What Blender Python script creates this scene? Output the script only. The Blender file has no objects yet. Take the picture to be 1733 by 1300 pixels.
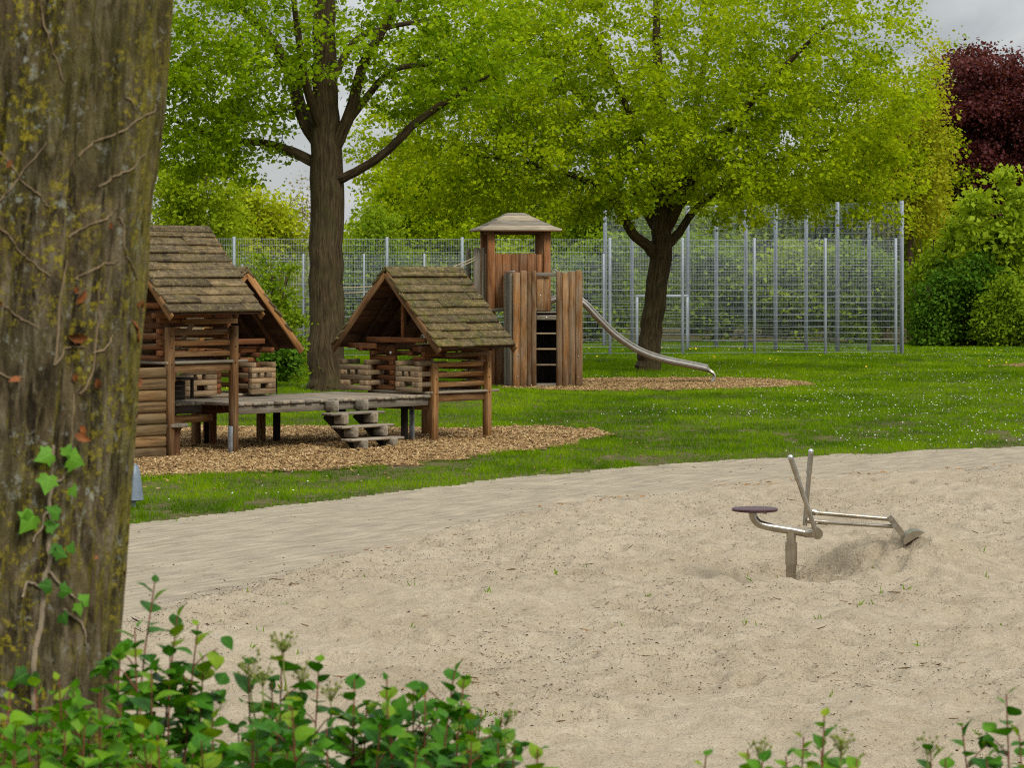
import bpy, math, random
import numpy as np
from mathutils import Vector

S = bpy.context.scene
C = S.collection
RNG = np.random.default_rng(7)
random.seed(7)

# ------------------------------------------------------------------ camera scale
F = 5000.0           # focal length in photo pixels (1733 wide)
UC, VH, H = 866.5, 460.0, 2.7


def pt(u, v, Y):
    """measure a place of the photograph: pixel and distance -> metres"""
    return np.array([(u - UC) / F * Y, Y, H - (v - VH) / F * Y])


def gy(v):
    return H * F / (v - VH)


def gp(u, v):
    Y = gy(v)
    return ((u - UC) / F * Y, Y)


# ------------------------------------------------------------------ noise
def _hash(ix, iy, iz, seed):
    h = (ix.astype(np.int64) * 374761393 + iy.astype(np.int64) * 668265263 +
         iz.astype(np.int64) * 2147483647 + seed * 974634777) & 0xFFFFFFFF
    h = ((h ^ (h >> 13)) * 1274126177) & 0xFFFFFFFF
    h = ((h ^ (h >> 16)) * 2246822519) & 0xFFFFFFFF
    h = h ^ (h >> 15)
    return (h & 0xFFFFFF) / float(0xFFFFFF)


def vnoise(x, y, z=None, seed=0):
    x = np.asarray(x, float); y = np.asarray(y, float)
    z = np.zeros_like(x) if z is None else np.asarray(z, float)
    x0 = np.floor(x); y0 = np.floor(y); z0 = np.floor(z)
    fx, fy, fz = x - x0, y - y0, z - z0
    fx = fx * fx * (3 - 2 * fx); fy = fy * fy * (3 - 2 * fy); fz = fz * fz * (3 - 2 * fz)
    r = 0
    for dx in (0, 1):
        for dy in (0, 1):
            for dz in (0, 1):
                w = (fx if dx else 1 - fx) * (fy if dy else 1 - fy) * (fz if dz else 1 - fz)
                r = r + w * _hash(x0 + dx, y0 + dy, z0 + dz, seed)
    return r * 2 - 1


def fbm(x, y, z=None, seed=0, octv=4, gain=.5):
    r = 0; a = 1; f = 1
    for k in range(octv):
        r = r + a * vnoise(x * f, y * f, None if z is None else z * f, seed + k * 17)
        a *= gain; f *= 2.03
    return r


def sstep(a, b, x):
    t = np.clip((x - a) / (b - a), 0, 1)
    return t * t * (3 - 2 * t)


# ------------------------------------------------------------------ objects
def tag(o, label=None, cat=None, group=None, kind=None):
    if label: o['label'] = label
    if cat: o['category'] = cat
    if group: o['group'] = group
    if kind: o['kind'] = kind
    return o


def thing(name, label, cat, loc=(0, 0, 0), group=None):
    o = bpy.data.objects.new(name, None)
    o.empty_display_size = .2
    C.objects.link(o)
    o.location = [float(c) for c in loc]
    return tag(o, label, cat, group)


def root_loc(o):
    v = Vector((0, 0, 0))
    while o is not None:
        v = v + o.location
        o = o.parent
    return np.array(v)


def mesh_np(name, V, Fc, mat, parent=None, rnd=None, gc=None, smooth=False):
    V = np.asarray(V, np.float64)
    if parent is not None:
        V = V - root_loc(parent)
    me = bpy.data.meshes.new(name)
    me.vertices.add(len(V))
    me.vertices.foreach_set('co', V.astype(np.float32).ravel())
    groups = Fc if isinstance(Fc, list) else [Fc]
    groups = [np.asarray(g, np.int32) for g in groups if len(g)]
    loops = np.concatenate([g.ravel() for g in groups])
    tot = np.concatenate([np.full(len(g), g.shape[1], np.int32) for g in groups])
    start = np.concatenate([[0], np.cumsum(tot)[:-1]]).astype(np.int32)
    me.loops.add(len(loops))
    me.loops.foreach_set('vertex_index', loops)
    me.polygons.add(len(tot))
    me.polygons.foreach_set('loop_start', start)
    me.polygons.foreach_set('loop_total', tot)
    if smooth:
        me.polygons.foreach_set('use_smooth', np.ones(len(tot), bool))
    me.update(calc_edges=True)
    if rnd is not None:
        a = me.attributes.new('rnd', 'FLOAT', 'POINT')
        a.data.foreach_set('value', np.asarray(rnd, np.float32))
    if gc is not None:
        a = me.attributes.new('gc', 'FLOAT_VECTOR', 'POINT')
        a.data.foreach_set('vector', np.asarray(gc, np.float32).ravel())
    for m in (mat if isinstance(mat, list) else [mat]):
        me.materials.append(m)
    o = bpy.data.objects.new(name, me)
    C.objects.link(o)
    if parent is not None:
        o.parent = parent
    return o


def nrm(v):
    v = np.asarray(v, float)
    return v / (np.linalg.norm(v) + 1e-12)


class MB:
    """collects shaped pieces of one part"""
    def __init__(self, seed=0):
        self.V = []; self.q = []; self.n = []; self.gc = []; self.rn = []
        self.rs = random.Random(seed)

    def add(self, verts, faces, gc, r):
        b = len(self.V)
        self.V += [tuple(v) for v in verts]
        self.gc += [tuple(g) for g in gc]
        self.rn += [r] * len(verts)
        self.n += [[i + b for i in f] for f in faces]

    def timber(self, p0, p1, w, h, up=(0, 0, 1), ch=.008, warp=0.0):
        """squared beam with eased edges from p0 to p1: w sideways, h along up"""
        p0 = np.array(p0, float); p1 = np.array(p1, float)
        d = nrm(p1 - p0); L = np.linalg.norm(p1 - p0)
        s = np.cross(d, up)
        if np.linalg.norm(s) < 1e-6:
            s = np.cross(d, (1, 0, 0))
        s = nrm(s); u = nrm(np.cross(s, d))
        c = min(ch, w * .3, h * .3, L * .2)
        R = self.rs; off = np.array([R.uniform(0, 50), R.uniform(0, 50), R.uniform(0, 50)])
        rr = R.random()
        V = []; G = []
        wq = R.uniform(-warp, warp); wk = R.uniform(-warp, warp)
        tl = [0, c, L * .35, L * .65, L - c, L]
        for k, t in enumerate(tl):
            e = c if k in (0, 5) else 0
            a, b = w / 2 - e, h / 2 - e
            bow = math.sin(math.pi * t / L)
            base = p0 + d * t + u * wq * bow + s * wk * bow
            for (x, y) in ((a - c, b), (a, b - c), (a, -b + c), (a - c, -b), (-a + c, -b), (-a, -b + c), (-a, b - c), (-a + c, b)):
                V.append(base + s * x + u * y)
                G.append(off + np.array([t, x, y]))
        Fc = []
        for k in range(5):
            for i in range(8):
                j = (i + 1) % 8
                Fc.append([k * 8 + i, k * 8 + j, (k + 1) * 8 + j, (k + 1) * 8 + i])
        Fc.append(list(range(7, -1, -1))); Fc.append(list(range(40, 48)))
        self.add(V, Fc, G, rr)

    def tube(self, pts, rad, n=10, caps=True, rnd=None, flat=1.0):
        pts = [np.array(p, float) for p in pts]
        m = len(pts)
        if not hasattr(rad, '__len__'): rad = [rad] * m
        V = []; G = []; Fc = []
        t0 = nrm(pts[1] - pts[0])
        a = np.cross(t0, (0, 0, 1))
        if np.linalg.norm(a) < .05: a = np.cross(t0, (0, 1, 0))
        a = nrm(a); al = self.rs.uniform(0, 40)
        for k in range(m):
            t = nrm(pts[min(k + 1, m - 1)] - pts[max(k - 1, 0)])
            a = nrm(a - t * np.dot(a, t)); b = np.cross(t, a)
            if k: al += np.linalg.norm(pts[k] - pts[k - 1])
            for i in range(n):
                th = 2 * math.pi * i / n
                V.append(pts[k] + rad[k] * (math.cos(th) * a + flat * math.sin(th) * b))
                G.append((al, math.cos(th) * rad[k], math.sin(th) * rad[k]))
        for k in range(m - 1):
            for i in range(n):
                j = (i + 1) % n
                Fc.append([k * n + i, k * n + j, (k + 1) * n + j, (k + 1) * n + i])
        if caps:
            Fc.append(list(range(n - 1, -1, -1))); Fc.append(list(range((m - 1) * n, m * n)))
        self.add(V, Fc, G, self.rs.random() if rnd is None else rnd)

    def ball(self, c, r, n=10, sc=(1, 1, 1)):
        V = []; Fc = []
        for i in range(n // 2 + 1):
            ph = math.pi * i / (n // 2)
            for j in range(n):
                th = 2 * math.pi * j / n
                V.append((c[0] + sc[0] * r * math.sin(ph) * math.cos(th), c[1] + sc[1] * r * math.sin(ph) * math.sin(th), c[2] + sc[2] * r * math.cos(ph)))
        for i in range(n // 2):
            for j in range(n):
                k = (j + 1) % n
                Fc.append([i * n + j, (i + 1) * n + j, (i + 1) * n + k, i * n + k])
        self.add(V, Fc, V, self.rs.random())

    def quadgrid(self, P):
        """P[i][j] points -> smooth sheet"""
        m, n = len(P), len(P[0])
        V = [P[i][j] for i in range(m) for j in range(n)]
        Fc = [[i * n + j, i * n + j + 1, (i + 1) * n + j + 1, (i + 1) * n + j] for i in range(m - 1) for j in range(n - 1)]
        self.add(V, Fc, V, self.rs.random())

    def build(self, name, mat, parent=None, smooth=False):
        bysz = {}
        for f in self.n: bysz.setdefault(len(f), []).append(f)
        o = mesh_np(name, np.array(self.V), [np.array(v) for v in bysz.values()], mat, parent, np.array(self.rn), np.array(self.gc))
        if smooth:
            me = o.data
            me.polygons.foreach_set('use_smooth', np.ones(len(me.polygons), bool))
            me.set_sharp_from_angle(angle=.75)
        return o


def scatter(tv, tf, pos, X, Z, scale, sy=None):
    """place template (x along X, z along Z) at many spots"""
    tv = np.asarray(tv, float); N = len(pos)
    X = X / (np.linalg.norm(X, axis=1, keepdims=True) + 1e-9)
    Yv = np.cross(Z, X); Yv /= (np.linalg.norm(Yv, axis=1, keepdims=True) + 1e-9)
    Zv = np.cross(X, Yv)
    sc = np.broadcast_to(np.asarray(scale, float), (N,))
    sy = sc if sy is None else np.broadcast_to(np.asarray(sy, float), (N,))
    V = (pos[:, None, :] + (tv[None, :, 0:1] * sc[:, None, None]) * X[:, None, :] +
         (tv[None, :, 1:2] * sy[:, None, None]) * Yv[:, None, :] + (tv[None, :, 2:3] * sc[:, None, None]) * Zv[:, None, :])
    tf = np.asarray(tf)
    Fi = tf[None] + (np.arange(N) * len(tv))[:, None, None]
    return V.reshape(-1, 3), Fi.reshape(-1, tf.shape[1])


def rdir(n, up=0.0):
    d = RNG.normal(size=(n, 3)); d[:, 2] += up
    return d / np.linalg.norm(d, axis=1, keepdims=True)


# ------------------------------------------------------------------ materials
class NT:
    def __init__(self, name):
        self.m = bpy.data.materials.new(name); self.m.use_nodes = True
        self.t = self.m.node_tree; self.t.nodes.clear()
        self.out = self.t.nodes.new('ShaderNodeOutputMaterial')

    def n(self, typ, **kw):
        x = self.t.nodes.new(typ)
        for k, v in kw.items():
            if k.startswith('_'): setattr(x, k[1:], v)
            else:
                key = int(k[1:]) if k[0] == 'i' and k[1:].isdigit() else k.replace('__', ' ')
                x.inputs[key].default_value = v
        return x

    def l(self, a, b): self.t.links.new(a, b)

    def coords(self, kind='Object'):
        return self.n('ShaderNodeTexCoord').outputs[kind]

    def attr(self, nm, out='Fac'):
        return self.n('ShaderNodeAttribute', _attribute_name=nm).outputs[out]

    def scale(self, vec, s):
        x = self.n('ShaderNodeVectorMath', _operation='MULTIPLY'); x.inputs[1].default_value = s
        self.l(vec, x.inputs[0]); return x.outputs[0]

    def noise(self, vec, sc, det=4, rough=.55, dist=0):
        x = self.n('ShaderNodeTexNoise'); x.inputs['Scale'].default_value = sc; x.inputs['Detail'].default_value = det
        x.inputs['Roughness'].default_value = rough; x.inputs['Distortion'].default_value = dist
        self.l(vec, x.inputs['Vector']); return x.outputs['Fac']

    def ramp(self, fac, stops, interp='LINEAR'):
        x = self.n('ShaderNodeValToRGB'); e = x.color_ramp.elements; x.color_ramp.interpolation = interp
        while len(e) < len(stops): e.new(.5)
        for k, (p, c) in enumerate(stops):
            e[k].position = p; e[k].color = (*c, 1) if len(c) == 3 else c
        self.l(fac, x.inputs[0]); return x.outputs[0]

    def mix(self, fac, a, b, mode='MIX'):
        x = self.n('ShaderNodeMix', _data_type='RGBA', _blend_type=mode)
        for sock, val in ((x.inputs[0], fac), (x.inputs[6], a), (x.inputs[7], b)):
            if hasattr(val, 'links'): self.l(val, sock)
            elif isinstance(val, (int, float)): sock.default_value = val
            else: sock.default_value = (*val, 1)
        return x.outputs[2]

    def math(self, op, a, b=0.0):
        x = self.n('ShaderNodeMath', _operation=op)
        for s, v in ((x.inputs[0], a), (x.inputs[1], b)):
            if hasattr(v, 'links'): self.l(v, s)
            else: s.default_value = v
        return x.outputs[0]

    def bump(self, h, st=.3, dist=.02, prev=None):
        x = self.n('ShaderNodeBump'); x.inputs['Strength'].default_value = st; x.inputs['Distance'].default_value = dist
        self.l(h, x.inputs['Height'])
        if prev is not None: self.l(prev, x.inputs['Normal'])
        return x.outputs[0]

    def bsdf(self, col, rough=.8, metal=0, spec=.3, normal=None):
        b = self.n('ShaderNodeBsdfPrincipled')
        b.inputs['Metallic'].default_value = metal
        b.inputs['Specular IOR Level'].default_value = spec
        if hasattr(col, 'links'): self.l(col, b.inputs['Base Color'])
        else: b.inputs['Base Color'].default_value = (*col, 1)
        if hasattr(rough, 'links'): self.l(rough, b.inputs['Roughness'])
        else: b.inputs['Roughness'].default_value = rough
        if normal is not None: self.l(normal, b.inputs['Normal'])
        self.l(b.outputs[0], self.out.inputs[0])
        return b


def wood(name, dark, mid, light, grey=(.2, .18, .15), greyamt=.25, grain=1.0, moss=None, mossamt=0):
    t = NT(name)
    gc = t.attr('gc', 'Vector'); rnd = t.attr('rnd')
    g1 = t.noise(t.scale(gc, (2.2, 38, 38)), 1.0, 5, .6, .6)
    g2 = t.noise(t.scale(gc, (.8, 15, 15)), 1.0, 4, .6, 1.2)
    g = t.math('ADD', t.math('MULTIPLY', g1, .4), t.math('MULTIPLY', g2, .6))
    col = t.ramp(g, [(.36, dark), (.5, mid), (.62, light)])
    tone = t.ramp(rnd, [(0, (.55, .53, .51)), (.5, (1, 1, 1)), (1, (1.4, 1.3, 1.17))])
    col = t.mix(1.0, col, tone, 'MULTIPLY')
    wn = t.noise(t.scale(gc, (1.6, 5, 5)), 1.0, 4, .6)
    gf = t.math('MULTIPLY', t.ramp(wn, [(.42, (0, 0, 0)), (.7, (1, 1, 1))]), greyamt)
    col = t.mix(gf, col, grey)
    if moss:
        mn = t.noise(t.coords(), 5.5, 6, .68)
        mf = t.math('MULTIPLY', t.ramp(mn, [(.45, (0, 0, 0)), (.62, (1, 1, 1))]), mossamt)
        col = t.mix(mf, col, moss)
        ln = t.noise(t.coords(), 26, 3, .6)
        col = t.mix(t.math('MULTIPLY', t.ramp(ln, [(.60, (0, 0, 0)), (.68, (1, 1, 1))]), .55), col, (.33, .30, .17))
        bl = t.noise(t.coords(), 9, 6, .75)
        col = t.mix(1, col, t.ramp(bl, [(.34, (.42, .42, .42)), (.5, (1, 1, 1)), (.68, (1.45, 1.4, 1.3))]), 'MULTIPLY')
    kn = t.n('ShaderNodeTexVoronoi'); kn.inputs['Scale'].default_value = 1.0
    t.l(t.scale(gc, (2.0, 9, 9)), kn.inputs['Vector'])
    col = t.mix(t.math('MULTIPLY', t.ramp(kn.outputs['Distance'], [(.06, (1, 1, 1)), (.13, (0, 0, 0))]), .6), col, dark)
    t.bsdf(col, .82, 0, .2, t.bump(g1, .35 * grain, .006))
    return t.m


def leafmat(name, c0, c1, c2, trans=.35, rough=.65, spec=.05, hue=.35):
    t = NT(name)
    rnd = t.attr('rnd')
    col = t.ramp(rnd, [(0, c0), (.5, c1), (1, c2)])
    cl = t.noise(t.coords(), .55, 3, .6)
    col = t.mix(t.math('MULTIPLY', t.ramp(cl, [(.4, (0, 0, 0)), (.65, (1, 1, 1))]), hue), col, tuple(c * 1.25 for c in c2))
    b = t.bsdf(col, rough, 0, spec)
    tr = t.n('ShaderNodeBsdfTranslucent')
    t.l(t.mix(1.0, col, (1.35, 1.25, .4), 'MULTIPLY'), tr.inputs[0])
    mx = t.n('ShaderNodeMixShader'); mx.inputs[0].default_value = trans
    t.l(b.outputs[0], mx.inputs[1]); t.l(tr.outputs[0], mx.inputs[2]); t.l(mx.outputs[0], t.out.inputs[0])
    return t.m


def plain(name, col, rough=.6, metal=0, spec=.3, var=.0, sc=20):
    t = NT(name)
    if var:
        n = t.noise(t.coords(), sc, 4, .6)
        col = t.ramp(n, [(.3, tuple(c * (1 - var) for c in col)), (.7, tuple(min(1, c * (1 + var)) for c in col))])
    t.bsdf(col, rough, metal, spec)
    return t.m


M = {}
M['rail_wood'] = wood('rail_wood', (.070, .032, .010), (.205, .100, .033), (.34, .19, .075), (.29, .215, .13), .30)
M['red_wood'] = wood('red_wood', (.06, .022, .008), (.135, .050, .017), (.22, .09, .032), (.19, .12, .06), .25)
M['shade_wood'] = wood('shade_wood', (.03, .014, .007), (.065, .030, .013), (.10, .05, .022), (.09, .06, .035), .2)  # darker brown for roof undersides: the gables' inner shade put into the colour
M['tower_wood'] = wood('tower_wood', (.070, .032, .011), (.20, .100, .037), (.33, .19, .082), (.25, .2, .135), .6)
M['tower_red'] = wood('tower_red', (.080, .030, .010), (.20, .082, .029), (.30, .145, .058), (.25, .18, .11), .40)
M['grey_wood'] = wood('grey_wood', (.085, .068, .048), (.195, .162, .116), (.31, .27, .205), (.26, .235, .19), .5)
M['pale_wood'] = wood('pale_wood', (.11, .07, .035), (.215, .145, .078), (.33, .24, .14), (.28, .235, .16), .5)
M['log_wood'] = wood('log_wood', (.06, .034, .014), (.155, .094, .038), (.24, .155, .07), (.18, .145, .08), .5)
M['roof_wood'] = wood('roof_wood', (.040, .028, .012), (.098, .070, .030), (.17, .125, .056), (.10, .082, .045), .4, 1.4, (.082, .074, .014), .85)
M['roof_brown'] = wood('roof_brown', (.045, .031, .014), (.112, .080, .040), (.19, .14, .075), (.12, .095, .06), .4, 1.4, (.10, .082, .022), .5)
M['shingle_grey'] = wood('shingle_grey', (.15, .125, .09), (.27, .235, .18), (.37, .33, .265), (.3, .28, .24), .5)
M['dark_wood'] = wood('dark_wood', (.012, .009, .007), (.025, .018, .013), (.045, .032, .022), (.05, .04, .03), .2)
M['galv'] = plain('galvanised_steel', (.28, .315, .345), .55, .2, .3, .12, 3)
M['wire'] = plain('galvanised_wire', (.35, .39, .41), .55, .2, .3)
M['bolt'] = plain('bolt_steel', (.6, .58, .55), .35, .9)
M['zinc_foot'] = plain('zinc_foot', (.33, .36, .38), .5, .5, .4, .2, 12)
M['rope'] = plain('rope_fibre', (.42, .36, .25), .9, 0, .1, .2, 60)
M['chip'] = None


def steel():
    t = NT('brushed_steel')
    n = t.noise(t.scale(t.attr('gc', 'Vector'), (3, 120, 120)), 1, 4, .6)
    d = t.noise(t.coords(), 7, 4, .6)
    col = t.ramp(d, [(.35, (.31, .27, .21)), (.65, (.46, .415, .34))])
    r = t.math('ADD', t.math('MULTIPLY', n, .2), .14)
    t.bsdf(col, r, .9, .5)
    return t.m


M['steel'] = steel()
M['chrome'] = plain('chrome_cap', (.6, .6, .62), .1, 1)
M['seat'] = plain('rubber_seat', (.075, .04, .045), .55, 0, .3, .2, 30)


def slide_mat():
    t = NT('slide_steel')
    d = t.noise(t.coords(), 5, 4, .6)
    col = t.ramp(d, [(.35, (.34, .315, .275)), (.65, (.46, .435, .39))])
    t.bsdf(col, .35, .6, .5)
    return t.m


M['slide'] = slide_mat()


def bark(name, dark, mid, light, sc=1.0, moss=None):
    t = NT(name)
    gc = t.attr('gc', 'Vector')
    n1 = t.noise(t.scale(gc, (2.0 * sc, 22 * sc, 22 * sc)), 1, 6, .65, .8)
    n2 = t.noise(t.coords(), 3.0, 4, .6)
    col = t.ramp(n1, [(.32, dark), (.52, mid), (.72, light)])
    col = t.mix(1, col, t.ramp(n2, [(.3, (.75, .75, .72)), (.7, (1.2, 1.18, 1.1))]), 'MULTIPLY')
    if moss:
        mf = t.ramp(t.noise(t.coords(), 1.3, 5, .65), [(.5, (0, 0, 0)), (.66, (.55, .55, .55))])
        col = t.mix(mf, col, moss)
    t.bsdf(col, .9, 0, .15, t.bump(n1, .8, .03))
    return t.m


M['bark'] = bark('lime_bark', (.020, .014, .007), (.066, .046, .023), (.13, .095, .052), 1, (.065, .06, .018))
M['bark_brown'] = bark('brown_bark', (.03, .02, .012), (.08, .052, .03), (.14, .10, .06), 1)
M['twig'] = bark('twig_bark', (.03, .022, .014), (.075, .055, .035), (.13, .10, .07), 1)
M['pale_twig'] = plain('pale_twig', (.20, .17, .11), .85, 0, .1, .3, 8)

M['leaf_tree_dark'] = leafmat('leaf_lime_green', (.080, .172, .002), (.19, .318, .004), (.35, .48, .010), .5)
M['leaf_tree_lime'] = leafmat('leaf_lime_yellow', (.115, .205, .002), (.265, .375, .004), (.44, .535, .012), .52)
M['leaf_bg_yellow'] = leafmat('leaf_background_yellow', (.21, .28, .006), (.33, .40, .010), (.44, .48, .02), .4)
M['leaf_bg_green'] = leafmat('leaf_background_green', (.085, .165, .006), (.165, .26, .010), (.27, .37, .02), .42)
M['leaf_bg_fresh'] = leafmat('leaf_background_fresh', (.15, .235, .006), (.25, .35, .010), (.36, .45, .02), .48)
M['leaf_hedge_dark'] = leafmat('leaf_hedge_dark', (.028, .080, .005), (.060, .140, .008), (.11, .21, .014), .3)
M['leaf_hedge_brown'] = leafmat('leaf_hedge_brown', (.085, .125, .008), (.16, .19, .014), (.24, .17, .03), .35)
M['leaf_maple'] = leafmat('leaf_maple', (.17, .26, .010), (.27, .38, .016), (.38, .48, .04), .5)
M['leaf_copper'] = leafmat('leaf_copper', (.048, .010, .012), (.10, .022, .025), (.175, .052, .046), .35, .5, .2, .2)
M['leaf_ash'] = leafmat('leaf_ash', (.25, .29, .010), (.37, .40, .016), (.47, .48, .04), .5)
M['leaf_bud'] = leafmat('leaf_bud', (.16, .13, .07), (.24, .21, .11), (.30, .27, .15), .3)


def broadleaf(name, c0, c1, c2, young=None, trans=.3):
    t = NT(name)
    rnd = t.attr('rnd'); gc = t.attr('gc', 'Vector')
    col = t.ramp(rnd, [(0, c0), (.55, c1), (.85, c2), (1, young or c2)])
    sx = t.n('ShaderNodeSeparateXYZ'); t.l(gc, sx.inputs[0])
    # ribs: a paler midrib and slanting side veins
    ay = t.math('ABSOLUTE', sx.outputs[1])
    mid = t.ramp(ay, [(.0, (1, 1, 1)), (.05, (0, 0, 0))])
    wv = t.math('ABSOLUTE', t.math('SUBTRACT', t.math('FRACT', t.math('MULTIPLY', t.math('SUBTRACT', sx.outputs[0], t.math('MULTIPLY', ay, .7)), 6.0)), .5))
    vein = t.ramp(wv, [(.0, (1, 1, 1)), (.09, (0, 0, 0))])
    vv = t.math('MAXIMUM', mid, t.math('MULTIPLY', vein, .5))
    col = t.mix(t.math('MULTIPLY', vv, .35), col, tuple(min(1, c * 2.2 + .02) for c in c1))
    nb = t.noise(t.coords(), 55, 3, .5)
    col = t.mix(1, col, t.ramp(nb, [(.3, (.85, .87, .8)), (.7, (1.12, 1.1, 1.1))]), 'MULTIPLY')
    b = t.bsdf(col, .5, 0, .18, t.bump(vv, .25, .002))
    tr = t.n('ShaderNodeBsdfTranslucent')
    t.l(t.mix(1.0, col, (1.3, 1.3, .5), 'MULTIPLY'), tr.inputs[0])
    mx = t.n('ShaderNodeMixShader'); mx.inputs[0].default_value = trans
    t.l(b.outputs[0], mx.inputs[1]); t.l(tr.outputs[0], mx.inputs[2]); t.l(mx.outputs[0], t.out.inputs[0])
    return t.m


M['bush_leaf'] = broadleaf('bush_leaf', (.018, .085, .004), (.045, .165, .006), (.10, .255, .009), (.20, .30, .012))
M['bush_leaf_light'] = broadleaf('bush_leaf_light', (.045, .16, .005), (.095, .25, .008), (.175, .34, .012), (.27, .35, .016), .35)
M['ivy_leaf'] = broadleaf('ivy_leaf', (.025, .09, .012), (.085, .24, .018), (.16, .36, .03), (.19, .38, .04))
M['red_stem'] = plain('red_stem', (.17, .050, .030), .6, 0, .3, .3, 15)
M['bud'] = plain('flower_bud', (.20, .22, .05), .7, 0, .2, .3, 80)
M['vine_stem'] = plain('vine_stem', (.20, .145, .085), .85, 0, .1, .35, 30)
M['vine_pale'] = plain('vine_pale_stem', (.27, .21, .14), .85, 0, .1, .35, 30)
M['dry_leaf'] = plain('dry_leaf', (.22, .075, .022), .7, 0, .2, .4, 40)


def lawn_mat():
    t = NT('lawn_soil')
    P = t.coords()
    n1 = t.noise(P, .35, 4, .6); n2 = t.noise(P, 6, 5, .65)
    col = t.ramp(n2, [(.3, (.040, .045, .010)), (.5, (.085, .075, .026)), (.72, (.17, .125, .065))])
    # worn bare patches of soil
    bare = t.ramp(t.noise(t.scale(P, (.9, .55, 1)), 1.4, 3, .6), [(.69, (0, 0, 0)), (.74, (1, 1, 1))])
    col = t.mix(t.math('MULTIPLY', bare, .3), col, (.17, .125, .07))
    t.bsdf(col, .95, 0, .1, t.bump(n2, .5, .03))
    return t.m


def sand_mat():
    t = NT('sand')
    P = t.coords()
    n0 = t.noise(P, .45, 4, .6); n1 = t.noise(P, 4.5, 5, .62); n2 = t.noise(P, 60, 4, .7); n3 = t.noise(P, 18, 5, .7)
    col = t.ramp(n0, [(.3, (.362, .302, .214)), (.7, (.432, .37, .274))])
    col = t.mix(1, col, t.ramp(n1, [(.3, (.84, .82, .78)), (.7, (1.1, 1.1, 1.1))]), 'MULTIPLY')
    col = t.mix(1, col, t.ramp(n2, [(.3, (.80, .78, .74)), (.7, (1.14, 1.14, 1.14))]), 'MULTIPLY')
    dv_ = t.n('ShaderNodeVectorMath', _operation='DISTANCE'); t.l(P, dv_.inputs[0]); dv_.inputs[1].default_value = (2.85, 26.5, .1)
    damp = t.math('ADD', t.math('MULTIPLY', dv_.outputs['Value'], .45), t.math('MULTIPLY', t.noise(P, 2.4, 5, .65), .9))
    col = t.mix(t.ramp(damp, [(.5, (.2, .2, .2)), (.95, (0, 0, 0))]), col, (.215, .168, .10))
    sp = t.n('ShaderNodeTexVoronoi'); sp.inputs['Scale'].default_value = 17; t.l(P, sp.inputs['Vector'])
    msk = t.ramp(t.noise(P, 1.6, 4, .6), [(.38, (0, 0, 0)), (.55, (1, 1, 1))])
    spk = t.math('MULTIPLY', t.ramp(sp.outputs['Distance'], [(.10, (1, 1, 1)), (.17, (0, 0, 0))]), t.math('MULTIPLY', msk, .75))
    col = t.mix(spk, col, (.12, .085, .05))
    b1 = t.bump(n1, .7, .07); b2 = t.bump(n3, .8, .03, b1); b3 = t.bump(n2, .6, .01, b2)
    t.bsdf(col, .95, 0, .15, b3)
    return t.m


def path_mat():
    t = NT('path_grit')
    P = t.coords()
    m = t.n('ShaderNodeMapping'); m.inputs['Rotation'].default_value = (0, 0, -1.05); t.l(P, m.inputs['Vector'])
    st = t.noise(t.scale(m.outputs[0], (1.0, 9, 1)), 1.2, 5, .65)
    n1 = t.noise(P, 2.2, 5, .6); n2 = t.noise(P, 50, 4, .7)
    col = t.ramp(n1, [(.3, (.285, .242, .172)), (.7, (.378, .324, .236))])
    col = t.mix(1, col, t.ramp(st, [(.35, (.70, .70, .71)), (.65, (1.14, 1.13, 1.11))]), 'MULTIPLY')
    col = t.mix(1, col, t.ramp(n2, [(.3, (.78, .77, .75)), (.7, (1.14, 1.13, 1.12))]), 'MULTIPLY')
    t.bsdf(col, .92, 0, .15, t.bump(n2, .5, .008, t.bump(st, .4, .02)))
    return t.m


def chipbed_mat():
    t = NT('chip_bed')
    P = t.coords()
    v = t.n('ShaderNodeTexVoronoi'); v.inputs['Scale'].default_value = 28; t.l(P, v.inputs['Vector'])
    n = t.noise(P, 9, 5, .7)
    col = t.ramp(n, [(.3, (.07, .042, .02)), (.55, (.19, .115, .055)), (.75, (.30, .2, .10))])
    t.bsdf(col, .95, 0, .1, t.bump(v.outputs['Distance'], .8, .02))
    return t.m


def rndmat(name, stops, rough=.85, spec=.15):
    t = NT(name)
    t.bsdf(t.ramp(t.attr('rnd'), stops), rough, 0, spec)
    return t.m


M['lawn'] = lawn_mat(); M['sand'] = sand_mat(); M['path'] = path_mat(); M['bed'] = chipbed_mat()
M['chip'] = rndmat('wood_chip', [(0, (.11, .06, .022)), (.3, (.26, .155, .06)), (.65, (.43, .28, .12)), (1, (.60, .44, .23))])
M['grass'] = leafmat('grass_blade', (.038, .10, .001), (.098, .205, .002), (.20, .32, .004), .35, .7, .03, .3)
M['daisy'] = plain('daisy_petal', (.55, .55, .5), .7)
M['dandelion'] = plain('dandelion_petal', (.75, .52, .02), .7)
M['litter'] = rndmat('litter', [(0, (.035, .022, .012)), (.5, (.10, .055, .025)), (.8, (.2, .11, .04)), (1, (.33, .2, .08))])
M['orange_litter'] = rndmat('orange_litter', [(0, (.20, .085, .02)), (.6, (.37, .18, .05)), (1, (.47, .28, .10))])

# ------------------------------------------------------------------ terrain
PG = np.array([(-40, 6), (-14, 23), (-8, 28.3), (-4.0, 31.5), (-3.09, 33.1), (-1.87, 35.1), (-.05, 38.35), (2.34, 41.3), (5.1, 43.5), (7.85, 45.3), (14, 49), (40, 60)])
PS = np.array([(-40, 2), (-8, 12), (-5.5, 17.5), (-2.93, 22.8), (-2.5, 24.8), (-1.65, 27.3), (-.98, 29.6), (-.1, 32.4), (.92, 34.6), (2.29, 36.5), (4.37, 38.8), (7.09, 40.9), (14, 44.5), (40, 54)])


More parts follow.
